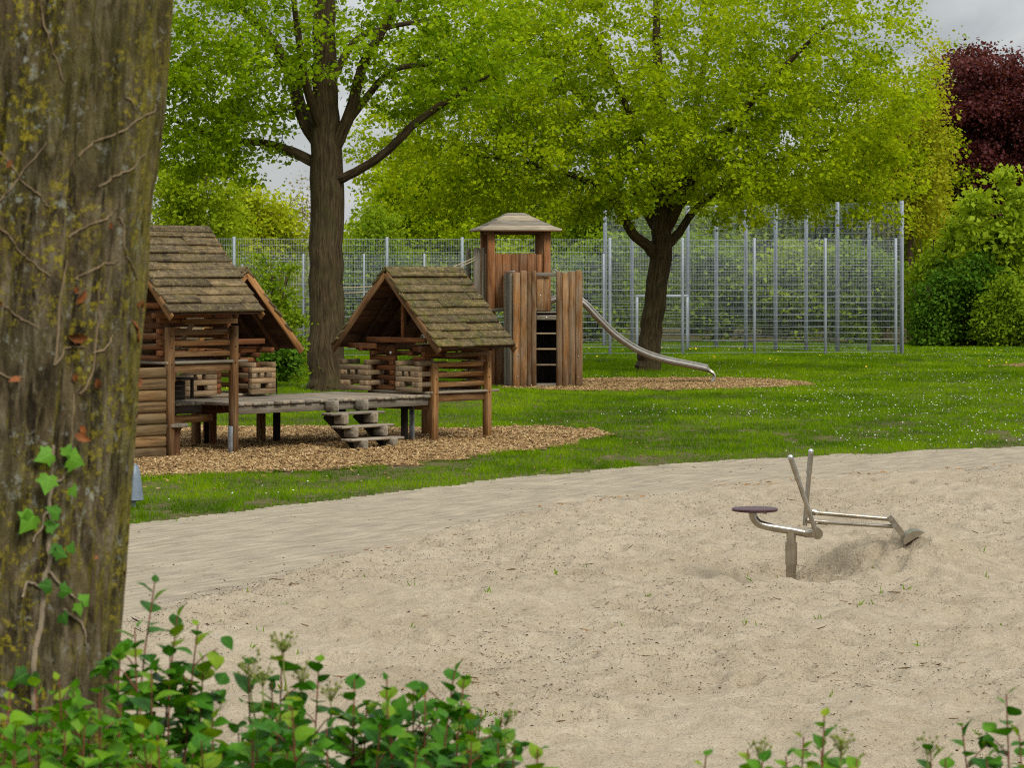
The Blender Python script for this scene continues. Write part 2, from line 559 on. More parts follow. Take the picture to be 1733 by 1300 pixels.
def ypg(X): return np.interp(X, PG[:, 0], PG[:, 1]) + .22 * fbm(np.asarray(X) * 1.3, np.zeros_like(X) + 3.3, seed=5) + .12 * fbm(np.asarray(X) * 7, np.zeros_like(X) + 1.3, seed=8)
def yps(X): return np.interp(X, PS[:, 0], PS[:, 1]) + .3 * fbm(np.asarray(X) * 1.1, np.zeros_like(X) + 7.7, seed=6)


def gz(X, Y):
    X = np.asarray(X, float); Y = np.asarray(Y, float)
    z = 1.2 * sstep(14.2, 6.3, Y)
    z = z + .13 * np.exp(-((X + .9) / 1.7) ** 2 - ((Y - 64.0) / 2.6) ** 2)
    far = sstep(48, 60, Y)
    return z + far * .02 * fbm(X * .15, Y * .15, seed=40, octv=2) + .012 * fbm(X * .8, Y * .8, seed=41, octv=2) * sstep(14, 20, Y)


def poly_mask(px, py, poly):
    """signed-ish inside test (bool)"""
    x = np.asarray(px); y = np.asarray(py); ins = np.zeros(x.shape, bool)
    n = len(poly)
    for i in range(n):
        x0, y0 = poly[i]; x1, y1 = poly[(i + 1) % n]
        c = ((y0 > y) != (y1 > y)) & (x < (x1 - x0) * (y - y0) / (y1 - y0 + 1e-12) + x0)
        ins ^= c
    return ins


CHIP1 = [(-10.0, 36.8), (-6.6, 38.2), (-4.9, 38.9), (-2.9, 39.8), (-1.37, 41.3), (-.14, 43.6), (1.0, 46.0), (1.65, 48.4), (1.2, 50.6), (.2, 50.9), (-.9, 50.4), (-2.4, 50.9), (-3.6, 51.4), (-5.2, 51.2), (-7.5, 49.8), (-10, 47)]
CHIP2 = [(-.1, 67.9), (1.6, 67.2), (3.5, 67.6), (5.5, 68.4), (7.1, 70.2), (7.2, 72.2), (6.4, 74.0), (5.0, 75.0), (3.0, 74.8), (1.6, 74.2), (-.4, 73.6), (-.6, 71)]
CHIP3 = [(13.6, 84.0), (14.6, 82.5), (17.5, 82.3), (21, 83.5), (21, 87), (17, 88.0), (14.6, 86.6)]


def wob(X, Y, s):
    return X + .16 * fbm(X * 1.7, Y * 1.7, seed=s, octv=3), Y + .3 * fbm(X * 1.7 + 9, Y * 1.7, seed=s + 3, octv=3)


def in_chip(X, Y):
    x, y = wob(X, Y, 61)
    return poly_mask(x, y, CHIP1) | poly_mask(x, y, CHIP2) | poly_mask(x, y, CHIP3)


def grid_mesh(name, xs, ys, zf, mat, keep=None, smooth=True):
    X, Y = np.meshgrid(xs, ys)
    Z = zf(X, Y)
    ny, nx = X.shape
    idx = np.arange(nx * ny).reshape(ny, nx)
    Q = np.stack([idx[:-1, :-1], idx[:-1, 1:], idx[1:, 1:], idx[1:, :-1]], -1).reshape(-1, 4)
    V = np.stack([X, Y, Z], -1).reshape(-1, 3)
    if keep is not None:
        K = keep(X, Y).ravel()
        Q = Q[K[Q].any(axis=1)]
        used = np.unique(Q); mp = np.full(len(V), -1); mp[used] = np.arange(len(used))
        V = V[used]; Q = mp[Q]
    return mesh_np(name, V, Q, mat, smooth=smooth)


def lawn_z(X, Y):
    ds = yps(X) - Y
    dip = .55 * sstep(.3, 1.0, ds) * sstep(12.6, 13.6, Y)
    return gz(X, Y) - dip


xs = np.concatenate([[-1500, -600, -250, -120, -70], np.arange(-45, -12, 1.0), np.arange(-12, 18, .25), np.arange(18, 46, 1.0), [70, 120, 250, 600, 1500]])
ys = np.concatenate([[-300, -60, -15, -4, 0, 3], np.arange(5, 60, .25), np.arange(60, 125, .6), [130, 150, 180, 250, 400, 800, 1800]])
tag(grid_mesh('lawn', xs, ys, lawn_z, M['lawn']), kind='structure')


def path_keep(X, Y):
    return (Y < ypg(X)) & (Y > yps(X) - 1.2) & (Y > 13)


tag(grid_mesh('path', np.arange(-12, 16, .09), np.arange(13, 50, .09), lambda X, Y: gz(X, Y) + .014 - .5 * sstep(.75, 1.2, yps(X) - Y) + .006 * fbm(X * 2, Y * 2, seed=77, octv=3), M['path'], path_keep), kind='structure')

PIT = pt(1339, 990, 26.4)      # foot of the digger post
DX, DY = PIT[0], 26.4
feet = [(RNG.uniform(-6, 11), RNG.uniform(14, 40), RNG.uniform(0, 6.28), RNG.uniform(.6, 1.3)) for _ in range(900)]


def sand_z(X, Y):
    ds = yps(X) - Y
    z = gz(X, Y) - .035 + .075 * sstep(-1.0, 1.0, ds + .8 * fbm(X * 2.2, Y * 1.4, seed=14, octv=4))
    amp = sstep(.0, 1.5, ds)
    z = z + amp * (0.046 * fbm(X * 2.6, Y * 1.9, seed=11, octv=3) + .025 * fbm(X * 6, Y * 4.5, seed=12, octv=3) + .025 * vnoise(X * .8, Y * .8, seed=13))
    for fx, fy, fa, fs in feet:
        m = (abs(X - fx) < .5) & (abs(Y - fy) < .5)
        if not m.any(): continue
        ca, sa = math.cos(fa), math.sin(fa)
        a = ((X[m] - fx) * ca + (Y[m] - fy) * sa) / (.17 * fs); b = (-(X[m] - fx) * sa + (Y[m] - fy) * ca) / (.085 * fs)
        r2 = a * a + b * b
        z[m] += .048 * fs * (-np.exp(-r2 * 1.2) + .45 * np.exp(-(np.sqrt(r2) - 1.5) ** 2 * 5)) * amp[m]
    # hollow round the digger and the heap it scraped together
    def g(x, y, rx, ry): return np.exp(-((X - x) / rx) ** 2 - ((Y - y) / ry) ** 2)
    z = z - .19 * g(DX - .15, DY + .3, .85, 1.2) + .02 * g(DX + .1, DY - 1.6, 1.3, .3) - .06 * g(DX + .5, DY - .5, .9, .9) + .10 * g(DX - .7, DY + 1.3, .8, .55)
    z = z + .27 * g(DX + .95, DY + .25, .62, .9) + .11 * g(DX + .42, DY + .75, .4, .6) + .18 * g(DX + 1.35, DY + .1, .35, .9) + .05 * g(DX + .2, DY - 1.6, 1.5, .4)
    near = g(DX + .4, DY + .1, 1.4, 1.3)
    z = z + near * (.05 * fbm(X * 7, Y * 5, seed=21, octv=4) - .10 * (1 - np.abs(vnoise(X * 3.2 + .8 * vnoise(X * 3, Y * 3, seed=9), Y * 3.2, seed=22))) ** 3)
    return z


sandz_cache = {}
tag(grid_mesh('sand', np.arange(-7, 12.5, .035), np.arange(12, 44, .038), sand_z, M['sand'], lambda X, Y: Y < yps(X) + 1.4), kind='structure')

for poly, s in ((CHIP1, .16), (CHIP2, .2), (CHIP3, .25)):
    a = np.array(poly)
    x0, y0 = a.min(0) - .6; x1, y1 = a.max(0) + .6
    tag(grid_mesh('wood_chip_bed', np.arange(x0, x1, .07), np.arange(y0, y1, .1), lambda X, Y: gz(X, Y) + .008 + .02 * fbm(X * 2.2, Y * 2.2, seed=71, octv=3) ** 2, M['bed'],
                  lambda X, Y: poly_mask(*wob(X, Y, 61), poly)), kind='structure')

# loose chips lying on the beds
chip_t = np.array([(-.5, -.22, 0), (.45, -.26, .06), (.52, .2, 0), (-.42, .25, .05), (-.48, -.2, -.12), (.43, -.24, -.06), (.5, .18, -.12), (-.4, .23, -.07)])
chip_f = np.array([(0, 1, 2, 3), (0, 4, 5, 1), (1, 5, 6, 2), (2, 6, 7, 3), (3, 7, 4, 0)])
for poly, n in ((CHIP1, 52000), (CHIP2, 16000), (CHIP3, 6000)):
    a = np.array(poly)
    X = RNG.uniform(a[:, 0].min() - .5, a[:, 0].max() + .5, n * 2); Y = RNG.uniform(a[:, 1].min() - .5, a[:, 1].max() + .5, n * 2)
    k = poly_mask(*wob(X, Y, 61), poly) | (RNG.random(n * 2) < .004)
    wx, wy = wob(X, Y, 61)
    k &= (Y > ypg(X) + .35)
    X, Y = X[k][:n], Y[k][:n]
    Z = gz(X, Y) + .016 + .02 * fbm(X * 2.2, Y * 2.2, seed=71, octv=3) ** 2 + RNG.uniform(0, .02, len(X))
    d = RNG.normal(size=(len(X), 3)); d[:, 2] *= .25
    nz = RNG.normal(size=(len(X), 3)) * .38; nz[:, 2] += 1
    V, Fq = scatter(chip_t, chip_f, np.stack([X, Y, Z], 1), d, nz, RNG.uniform(.03, .075, len(X)), RNG.uniform(.025, .055, len(X)))
    tag(mesh_np('wood_chips', V, Fq, M['chip'], rnd=np.repeat(np.clip(RNG.normal(.5, .27, len(X)), 0, 1), 8)), kind='stuff')

# grass blades
def grass_points():
    ysamp = np.linspace(27, 112, 400)
    dens = 1000 * (32 / ysamp) ** 1.25 * (2 * (.19 * ysamp + 2.5))
    cdf = np.cumsum(dens); N = int(cdf[-1] * (ysamp[1] - ysamp[0])); cdf /= cdf[-1]
    Y = np.interp(RNG.random(N), cdf, ysamp)
    X = (RNG.random(N) * 2 - 1) * (.19 * Y + 2.5)
    return X, Y


gx, gyy = grass_points()
edge = gyy - ypg(gx)
keep = (edge > RNG.normal(.05, .2, len(gx))) & ~in_chip(gx, gyy)
bare = fbm(gx * 2.0, gyy * 1.1, seed=90, octv=3) > .56 + .5 * sstep(4, 14, edge)
keep &= ~(bare & (RNG.random(len(gx)) < .93))
thin = sstep(0, .6, edge + .3 * fbm(gx * 2, gyy * 2, seed=91, octv=2))
keep &= RNG.random(len(gx)) < .35 + .65 * thin
gx, gyy = gx[keep], gyy[keep]
ng = len(gx)
cl = fbm(gx * 2.6, gyy * 1.5, seed=94, octv=3)
hN = .055 * np.clip(1 + .35 * fbm(gx * .9, gyy * .9, seed=92, octv=3) + .45 * cl, .35, 2) * RNG.uniform(.55, 1.35, ng) * (1 + .25 * sstep(50, 90, gyy))
wN = .009 * (gyy / 32) ** .75 * RNG.uniform(.7, 1.4, ng)
ang = RNG.uniform(0, 6.283, ng); lean = RNG.normal(0, .45, (ng, 2))
base = np.stack([gx, gyy, gz(gx, gyy) - .004], 1)
side = np.stack([np.cos(ang), np.sin(ang), 0 * ang], 1) * wN[:, None]
tip = base + np.stack([lean[:, 0] * hN, lean[:, 1] * hN, hN], 1)
V = np.stack([base - side * .5, base + side * .5, tip], 1).reshape(-1, 3)
tone = np.clip(.45 + .38 * fbm(gx * .45, gyy * .3, seed=93, octv=3) + .35 * cl + RNG.normal(0, .2, ng), 0, 1)
tag(mesh_np('grass', V, np.arange(ng * 3).reshape(-1, 3), M['grass'], rnd=np.repeat(tone, 3)), kind='stuff')
del V, base, tip, side

# daisies and dandelions in the lawn
disc = np.array([(math.cos(k * math.pi / 3), math.sin(k * math.pi / 3), .15) for k in range(6)])


def flowers(name, n, size, mat, wfun, ymin=33, ymax=104):
    Y = ymin + (ymax - ymin) * RNG.random(n * 8); X = (RNG.random(n * 8) * 2 - 1) * (.19 * Y + 2)
    k = (Y > ypg(X) + .5) & ~in_chip(X, Y) & (RNG.random(n * 8) < wfun(X, Y))
    X, Y = X[k][:n], Y[k][:n]
    up = rdir(len(X), 2.5)
    V, Fq = scatter(disc, np.array([(0, 1, 2, 3, 4, 5)]), np.stack([X, Y, gz(X, Y) + RNG.uniform(.05, .085, len(X))], 1), np.cross(up, rdir(len(X))), up, size * RNG.uniform(.7, 1.25, len(X)))
    tag(mesh_np(name, V, Fq, mat), kind='stuff')


flowers('daisies', 4200, .0115, M['daisy'], lambda X, Y: np.clip(.1 + 1.6 * fbm(X * .35, Y * .16, seed=95, octv=4), 0.01, 1) * np.clip(.25 + .09 * (X + 2) + .25 * sstep(60, 85, Y), .04, 1))
flowers('dandelions', 460, .028, M['dandelion'], lambda X, Y: np.clip(fbm(X * .3, Y * .2, seed=96, octv=3), 0.02, 1) * sstep(70, 86, Y) + .008)

# litter on the sand and the path
lit_t = np.array([(-.5, .02, .05), (-.2, -.30, .0), (.28, -.22, .03), (.5, .05, .12), (.1, .25, .02), (-.3, .18, .0), (0, 0, .10)])
lit_f = np.array([(6, 0, 1), (6, 1, 2), (6, 2, 3), (6, 3, 4), (6, 4, 5), (6, 5, 0)])


def litter(name, n, mat, wfun, lmin, lmax, wide, lift=.006, zf=None):
    Y = 15 + 29 * RNG.random(n * 6) ** 1.2; X = (RNG.random(n * 6) * 2 - 1) * (.18 * Y + 1)
    k = (Y < ypg(X) - .1) & (RNG.random(n * 6) < wfun(X, Y))
    X, Y = X[k][:n], Y[k][:n]
    Z = np.maximum(sand_z(X, Y), gz(X, Y) + .014) + lift
    L = lmin + (lmax - lmin) * RNG.random(len(X)) ** 2.4
    d = RNG.normal(size=(len(X), 3)); d[:, 2] *= .15
    V, Fq = scatter(lit_t, lit_f, np.stack([X, Y, Z], 1), d, rdir(len(X), 1.6), L, L * wide * RNG.uniform(.5, 1.4, len(X)) + .002)
    tag(mesh_np(name, V, Fq, mat, rnd=np.repeat(np.clip(RNG.normal(.4, .3, len(X)), 0, 1), 7)), kind='stuff')


def dline(X, Y): return Y - yps(X)


litter('leaf_litter', 34000, M['litter'], lambda X, Y: np.clip(.25 + .6 * fbm(X * .8, Y * .5, seed=97, octv=3) + .5 * np.exp(-((dline(X, Y) + 1.5) / 1.8) ** 2) * (X < 1), .03, 1) * np.where(dline(X, Y) > .3, .22, 1), .007, .028, .55)
litter('twig_litter', 480, M['litter'], lambda X, Y: np.clip(.15 + .5 * fbm(X * .7, Y * .5, seed=98, octv=3) + 1.4 * np.exp(-((dline(X, Y) + 1.2) / 1.3) ** 2) * (X < .6), .02, 1) * np.where(dline(X, Y) > .3, .15, 1), .03, .14, .012, .009)
litter('orange_wood_scraps', 9000, M['orange_litter'], lambda X, Y: np.exp(-((dline(X, Y) + .25) / .35) ** 2) * np.clip(.1 + 2.0 * fbm(X * .9, Y * .5, seed=99, octv=3), 0, 1) * sstep(-2.2, -.6, X), .028, .10, .42, .016)

# small blades sprouting from the sand
n = 46
X = RNG.uniform(-2.5, 5, n); Y = RNG.uniform(16.5, 27, n)
P = np.repeat(np.stack([X, Y, np.maximum(sand_z(X, Y), 0) - .01], 1), 4, 0) + RNG.normal(0, .012, (n * 4, 3)) * [1, 1, 0]
V, Fq = scatter(np.array([(0, -.08, 0), (0, .08, 0), (.6, .06, .05), (1, 0, .2), (.6, -.06, .05)]), np.array([(0, 1, 2, 3, 4)]), P, rdir(n * 4, 2.0), rdir(n * 4), RNG.uniform(.03, .09, n * 4))
tag(mesh_np('grass_sprouts', V, Fq, M['grass'], rnd=np.full(len(V), .8)), kind='stuff')

# ------------------------------------------------------------------ playhouses
RV = np.array([.669, .743]); GV = np.array([.743, -.669])
P1 = np.array([-1.28, 46.9])


class Frame:
    def __init__(self, o, a, b): self.o, self.a, self.b = np.array(o), np.array(a), np.array(b)
    def __call__(self, a, b, z):
        p = self.o + self.a * a + self.b * b
        return np.array([p[0], p[1], z])


FB = Frame(P1, RV, GV)
FA = Frame(P1 + RV * -5.55, RV, GV)
FC = Frame(P1 + RV * -2.07 + GV * -1.79, -GV, RV)


def make_roof(root, f, a0, a1, bc, half, ze, zr, mat, seed):
    rs = random.Random(seed)
    ncourse = 10
    for s in (-1, 1):
        mb = MB(seed + s)
        nvec = nrm(np.array([0, s * (zr - ze), half]))   # in (a,b,z)
        for k in range(ncourse):
            t0 = k / ncourse; t1 = (k + 1.18) / ncourse
            cuts = [a0 + rs.uniform(-.03, .03)]
            for q in sorted(rs.sample((.2, .35, .5, .65, .8), rs.choice((1, 2, 2)))):
                cuts.append(a0 + (a1 - a0) * (q + rs.uniform(-.05, .05)))
            cuts.append(a1 + rs.uniform(-.03, .03))
            for i in range(len(cuts) - 1):
                j = rs.uniform(-.012, .012)
                tm = (t0 + t1) / 2
                b = bc + s * half * (1 - tm); z = ze + (zr - ze) * tm
                lift = .035 + j
                wdt = (t1 - t0) * math.hypot(half, zr - ze)
                up_ab = np.array([0, s * (zr - ze), half]); up_ab = up_ab / np.linalg.norm(up_ab)
                # tip the board so its lower edge laps over the one beneath
                dn = np.array([0, s * half, -(zr - ze)]); dn /= np.linalg.norm(dn)
                up2 = nrm(up_ab - dn * .17)
                p0 = f(cuts[i] + .001, b + up_ab[1] * lift, z + up_ab[2] * lift)
                p1 = f(cuts[i + 1] - .001, b + up_ab[1] * lift, z + up_ab[2] * lift + rs.uniform(-.004, .004))
                upw = f(0, up2[1], up2[2]) - f(0, 0, 0)
                mb.timber(p0, p1, wdt, .040, upw, .007, .007)
        # ridge cap board
        mb.timber(f(a0, bc + s * .045, zr + .035), f(a1, bc + s * .045, zr + .035), .13, .03, f(0, s * .7, .7) - f(0, 0, 0), .008, .003)
        slope = mb.build('roof_slope', mat, root)
        un = MB(seed + 5 + s)
        # boarded underside and rafters
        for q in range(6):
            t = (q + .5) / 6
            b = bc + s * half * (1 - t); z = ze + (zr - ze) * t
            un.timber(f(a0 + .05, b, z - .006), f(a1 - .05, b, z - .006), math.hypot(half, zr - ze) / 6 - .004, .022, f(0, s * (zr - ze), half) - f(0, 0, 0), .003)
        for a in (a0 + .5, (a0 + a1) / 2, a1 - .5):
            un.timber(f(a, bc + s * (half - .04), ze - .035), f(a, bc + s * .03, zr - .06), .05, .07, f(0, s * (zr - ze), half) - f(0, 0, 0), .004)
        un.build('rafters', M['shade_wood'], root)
        for a, nm in ((a0 + .012, 0), (a1 - .012, 1)):
            fa = MB(seed + 9 + nm)
            fa.timber(f(a, bc + s * (half + .02), ze - .055), f(a, bc + s * .012, zr - .03), .024, .12, f(0, s * (zr - ze), half) - f(0, 0, 0), .005)
            fa.build('fascia_board', M['rail_wood'], root)


def low_wall(f, root, a, b0, b1, z, seed, along_b=True):
    """stack of short squared timbers, alternate courses split by slots"""
    mb = MB(seed); h = .083
    def seg(c0, c1, k, off=0.0):
        p0 = f(a + off, c0, z + h * (k + .5)) if along_b else f(c0, a + off, z + h * (k + .5))
        p1 = f(a + off, c1, z + h * (k + .5)) if along_b else f(c1, a + off, z + h * (k + .5))
        mb.timber(p0, p1, .09, h - .003, (0, 0, 1), .004)
    L = b1 - b0
    seg(b0, b1, 0); seg(b0, b0 + .36 * L, 1); seg(b1 - .3 * L, b1, 1)
    seg(b0, b1, 2)
    seg(b0, b0 + .25 * L, 3); seg(b0 + .36 * L, b0 + .52 * L, 3); seg(b1 - .36 * L, b1, 3)
    seg(b0, b1, 4)
    # returns at both ends
    for bb in (b0 + .045, b1 - .045):
        for k in (1, 3, 5):
            p0 = f(a - .05, bb, z + h * (k + .5)) if along_b else f(bb, a - .05, z + h * (k + .5))
            p1 = f(a + .34, bb, z + h * (k + .5)) if along_b else f(bb, a + .34, z + h * (k + .5))
            mb.timber(p0, p1, .086, h - .008, (0, 0, 1), .004)
    mb.build('low_wall', M['pale_wood'], root)


def make_house(name, label, f, zf, seed, roofmat, posts_to=0.0, post_top=.45, low=True, open_front=True):
    p = f(.62, -.63, 0)
    root = thing(name, label, 'playhouse', (p[0], p[1], 0), 'timber playhouses round the wood chip bed')
    W = 1.26; D = 1.25
    rs = random.Random(seed)
    for (a, b) in ((0, .055), (D, .055), (0, -W - .055), (D, -W - .055)):
        mb = MB(seed + int(a * 10) + int(b * 10))
        q0 = f(a, b, posts_to + .0); q1 = f(a, b, zf + post_top)
        dirup = f(1, 0, 0) - f(0, 0, 0)
        mb.timber(q0, q1, .115, .105, dirup, .007)
        po = mb.build('post', M['rail_wood'], root)
        for z in (zf + .37, zf + .2, zf - .04):
            bl = MB(1)
            c = f(a - .01, b + (.058 if b > -.5 else -.058), z)
            d = (f(0, 1, 0) - f(0, 0, 0)) * (1 if b > -.5 else -1)
            bl.tube([c - d * .004, c + d * .006], .012, 8)
            bl.build('bolt', M['dark_wood'], po)
    # floor and its beams
    fl = MB(seed + 3)
    nb = 9
    for k in range(nb):
        a = -.1 + (D + .2) * (k + .5) / nb
        fl.timber(f(a, -W - .03, zf - .022), f(a, .02, zf - .022), (D + .2) / nb - .006, .04, (0, 0, 1), .005)
    fl.timber(f(.06, .085, zf - .02), f(D + .24, .085, zf - .02), .05, .04, (0, 0, 1), .006)
    fl.timber(f(-.06, .02, zf - .022), f(D + .1, .02, zf - .022), .12, .043, (0, 0, 1), .006)
    fl.build('floor', M['grey_wood'], root)
    be = MB(seed + 4)
    be.timber(f(.06, .03, zf - .11), f(D - .06, .03, zf - .11), .06, .12, (0, 0, 1), .006)
    be.timber(f(.06, -W - .03, zf - .11), f(D - .06, -W - .03, zf - .11), .06, .12, (0, 0, 1), .006)
    be.timber(f(.03, -W, zf - .24), f(.03, .11, zf - .24), .07, .12, (0, 0, 1), .006)
    be.timber(f(D - .03, -W, zf - .11), f(D - .03, 0, zf - .11), .06, .12, (0, 0, 1), .006)
    be.build('floor_beam', M['rail_wood'], root)
    # side walls of spaced rails between the posts, logs inside
    h = .078; pitch = .158
    for b, nm in ((.015, 0), (-W - .015, 1)):
        for k in range(4):
            mb = MB(seed + 20 + k + 7 * nm)
            z = zf + .10 + pitch * k
            if k < 3:
                mb.timber(f(.03, b, z), f(D - .03, b, z), .045, h, (0, 0, 1), .006, .003)
            else:
                mb.timber(f(.30, b, z), f(D + .1, b, z), .06, h, (0, 0, 1), .006, .003)
            mb.build('rail', M['rail_wood'], root)
    # log corner stacks and front and back walls
    wl = MB(seed + 40)
    hh = pitch / 2
    nlay = 9
    for k in range(nlay):
        z = zf + hh * (k + .5)
        if k % 2 == 0:
            if open_front:
                wl.timber(f(.02, -W - .1, z), f(.02, -.80, z), .085, hh - .004, (0, 0, 1), .007)
                wl.timber(f(.02, -.40, z), f(.02, -.06, z), .085, hh - .004, (0, 0, 1), .007)
            else:
                wl.timber(f(.02, -W - .1, z), f(.02, .0, z), .085, hh - .004, (0, 0, 1), .007)
            wl.timber(f(D - .06, -W - .08, z), f(D - .06, -.05, z), .085, hh - .004, (0, 0, 1), .007)
        else:
            for bb in (-W + .01, -.09):
                wl.timber(f(-.10, bb, z), f(.42, bb, z), .085, hh - .004, (0, 0, 1), .007)
                wl.timber(f(D - .42, bb, z), f(D + .08, bb, z), .085, hh - .004, (0, 0, 1), .007)
            for bb in ((-.86, -.46) if open_front else ()):
                wl.timber(f(-.03, bb, z), f(.14, bb, z), .10, hh - .004, (0, 0, 1), .007)
    wl.build('log_wall', M['red_wood'], root)
    # tie beams that carry the roof
    tb = MB(seed + 50)
    ze = zf + .69
    tb.timber(f(-.24, -W - .36, ze + .02), f(-.24, -W + .25, ze + .02), .07, .085, (0, 0, 1), .006)
    tb.timber(f(-.12, -W - .05, ze + .12), f(-.12, .0, ze + .12), .07, .085, (0, 0, 1), .006)
    tb.timber(f(-.30, -W - .05, ze - .02), f(D + .1, -W - .05, ze - .02), .07, .085, (0, 0, 1), .006)
    tb.timber(f(-.30, .03, ze - .02), f(D + .1, .03, ze - .02), .07, .085, (0, 0, 1), .006)
    tb.timber(f(.02, -W / 2, ze + .1), f(.02, -W / 2, ze + 1.08), .07, .07, f(1, 0, 0) - f(0, 0, 0), .006)
    tb.timber(f(D - .05, -W / 2, ze + .05), f(D - .05, -W / 2, ze + 1.08), .07, .07, f(1, 0, 0) - f(0, 0, 0), .006)
    tb.build('roof_beam', M['red_wood'], root)
    make_roof(root, f, -.42, 1.38, -.63, 1.17, ze, ze + 1.21, roofmat, seed + 60)
    kn = MB(3)
    c = f(-.035, -.86, zf + .60); d = f(-1, 0, 0) - f(0, 0, 0)
    if open_front:
        kn.tube([c, c + d * .015, c + d * .03], [.032, .03, .02], 12)
        kn.build('knob', M['bolt'], root)
    if low:
        low_wall(f, root, -.24, -W - .52, -W + .12, zf - .01, seed + 70)
        low_wall(f, root, -.30, -.46, .05, zf - .01, seed + 80)
    return root


make_house('playhouse', 'mossy roofed log playhouse on stilts to the right of the wooden steps', FB, .80, 100, M['roof_wood'])
hA = make_house('playhouse', 'tall stilted playhouse with brown plank roof nearest the ivy covered trunk', FA, 1.40, 200, M['roof_brown'], post_top=.50, low=False, open_front=False)
make_house('playhouse', 'playhouse tucked behind the tall left one, one roof edge showing above the deck', FC, .80, 300, M['roof_brown'])

# log cladding at the foot of the tall playhouse, zinc shoe, board work under its floor
lg = MB(222)
for k in range(8):
    z = .085 + .165 * k
    lg.timber(FA(-.80, .03 + .004 * (k % 2), z), FA(-.06, .03 - .004 * (k % 2), z), .10, .160, (0, 0, 1), .026)
lg.build('log_cladding', M['log_wood'], hA)
mb = MB(5); mb.timber(FA(1.17, .07, .0), FA(1.17, .07, .42), .016, .09, FA(0, 1, 0) - FA(0, 0, 0), .003)
mb.build('post_shoe', M['zinc_foot'], hA)
mb = MB(8)
for k in range(4):
    mb.timber(FA(.25, -1.14, .80 + .074 * k), FA(1.35, -1.14, .80 + .074 * k), .03, .068, (0, 0, 1), .004)
mb.timber(FA(.2, -1.02, 1.10), FA(1.4, -1.02, 1.10), .26, .03, (0, 0, 1), .004)
mb.timber(FA(.27, -.95, .80), FA(.27, -.95, 1.09), .05, .05, (1, 0, 0), .004)
mb.timber(FA(1.33, -.95, .80), FA(1.33, -.95, 1.09), .05, .05, (1, 0, 0), .004)
mb.build('shop_counter', M['dark_wood'], hA)
low_wall(FA, hA, -.9, -1.4, -.9, .77, 231)
br = MB(9)
br.timber(FA(.55, -.5, 1.46), FA(.95, -.5, 1.95), .05, .07, FA(0, 1, 0) - FA(0, 0, 0), .005)
br.build('brace', M['pale_wood'], hA)

# stool
s = FA(.14, .0, 0)
s[0] += .0
stool = thing('wooden_stool', 'small round topped wooden stool standing under the tall left playhouse', 'stool', (s[0], s[1], 0))
mb = MB(31)
mb.tube([(s[0], s[1], .0), (s[0], s[1], .2), (s[0], s[1], .38), (s[0], s[1], .44)], [.085, .08, .09, .11], 12)
mb.build('leg', M['red_wood'], stool, True)
mb = MB(32)
mb.tube([(s[0], s[1], .44), (s[0], s[1], .452), (s[0], s[1], .485), (s[0], s[1], .495)], [.19, .205, .205, .19], 20)
mb.build('seat', M['grey_wood'], stool, True)

# ------------------------------------------------------------------ deck and steps
FD = FB
dk = FD(-2.2, -.9, 0)
deck = thing('wooden_deck', 'weathered grey plank deck joining the three playhouses above the wood chips', 'deck', (dk[0], dk[1], 0))
pk = MB(400)
rs = random.Random(4)
a = -4.16
while a < -.1:
    w = rs.uniform(.13, .17)
    e = rs.uniform(-.02, .025)
    pk.timber(FD(a + w / 2, .04 + e, .728 + rs.uniform(-.004, .004)), FD(a + w / 2, -1.86, .728), w - .006, .05, (0, 0, 1), .012, .004)
    a += w
a = -5.6
while a < -4.2:
    pk.timber(FD(a + .07, -.72 + rs.uniform(-.02, .02), .728), FD(a + .07, -1.86, .728), .134, .05, (0, 0, 1), .01, .003)
    a += .14
pk.build('planks', M['grey_wood'], deck)
for (p, q, mt) in (((-4.14, -.04, .64), (-.06, -.04, .64), 'grey_wood'), ((-4.1, -1.0, .63), (-.06, -1.0, .63), 'red_wood'), ((-5.6, -.78, .64), (-4.2, -.78, .64), 'dark_wood'), ((-5.6, -1.75, .64), (-.1, -1.75, .64), 'red_wood'), ((-5.65, -.86, .50), (-3.9, -.86, .50), 'rail_wood')):
    mb = MB(int(abs(p[0] * 10)) + int(abs(p[1] * 100)))
    mb.timber(FD(*p), FD(*q), .07, .12, (0, 0, 1), .007)
    mb.build('beam', M[mt], deck)
for (a, b, mt) in ((-2.13, -1.31, 'dark_wood'), (-3.3, -1.5, 'red_wood'), (-.15, -.45, 'dark_wood'), (-4.9, -1.5, 'red_wood'), (-.3, -1.7, 'dark_wood'), (-3.2, -1.72, 'dark_wood')):
    mb = MB(int(abs(a) * 100)); mb.timber(FD(a, b, 0), FD(a, b, .70), .12, .11, (1, 0, 0), .008)
    mb.build('post', M[mt], deck)
mb = MB(6); mb.timber(FD(-.03, -.40, 0), FD(-.03, -.40, .56), .02, .1, FD(0, 1, 0) - FD(0, 0, 0), .003)
mb.build('post_shoe', M['zinc_foot'], deck)
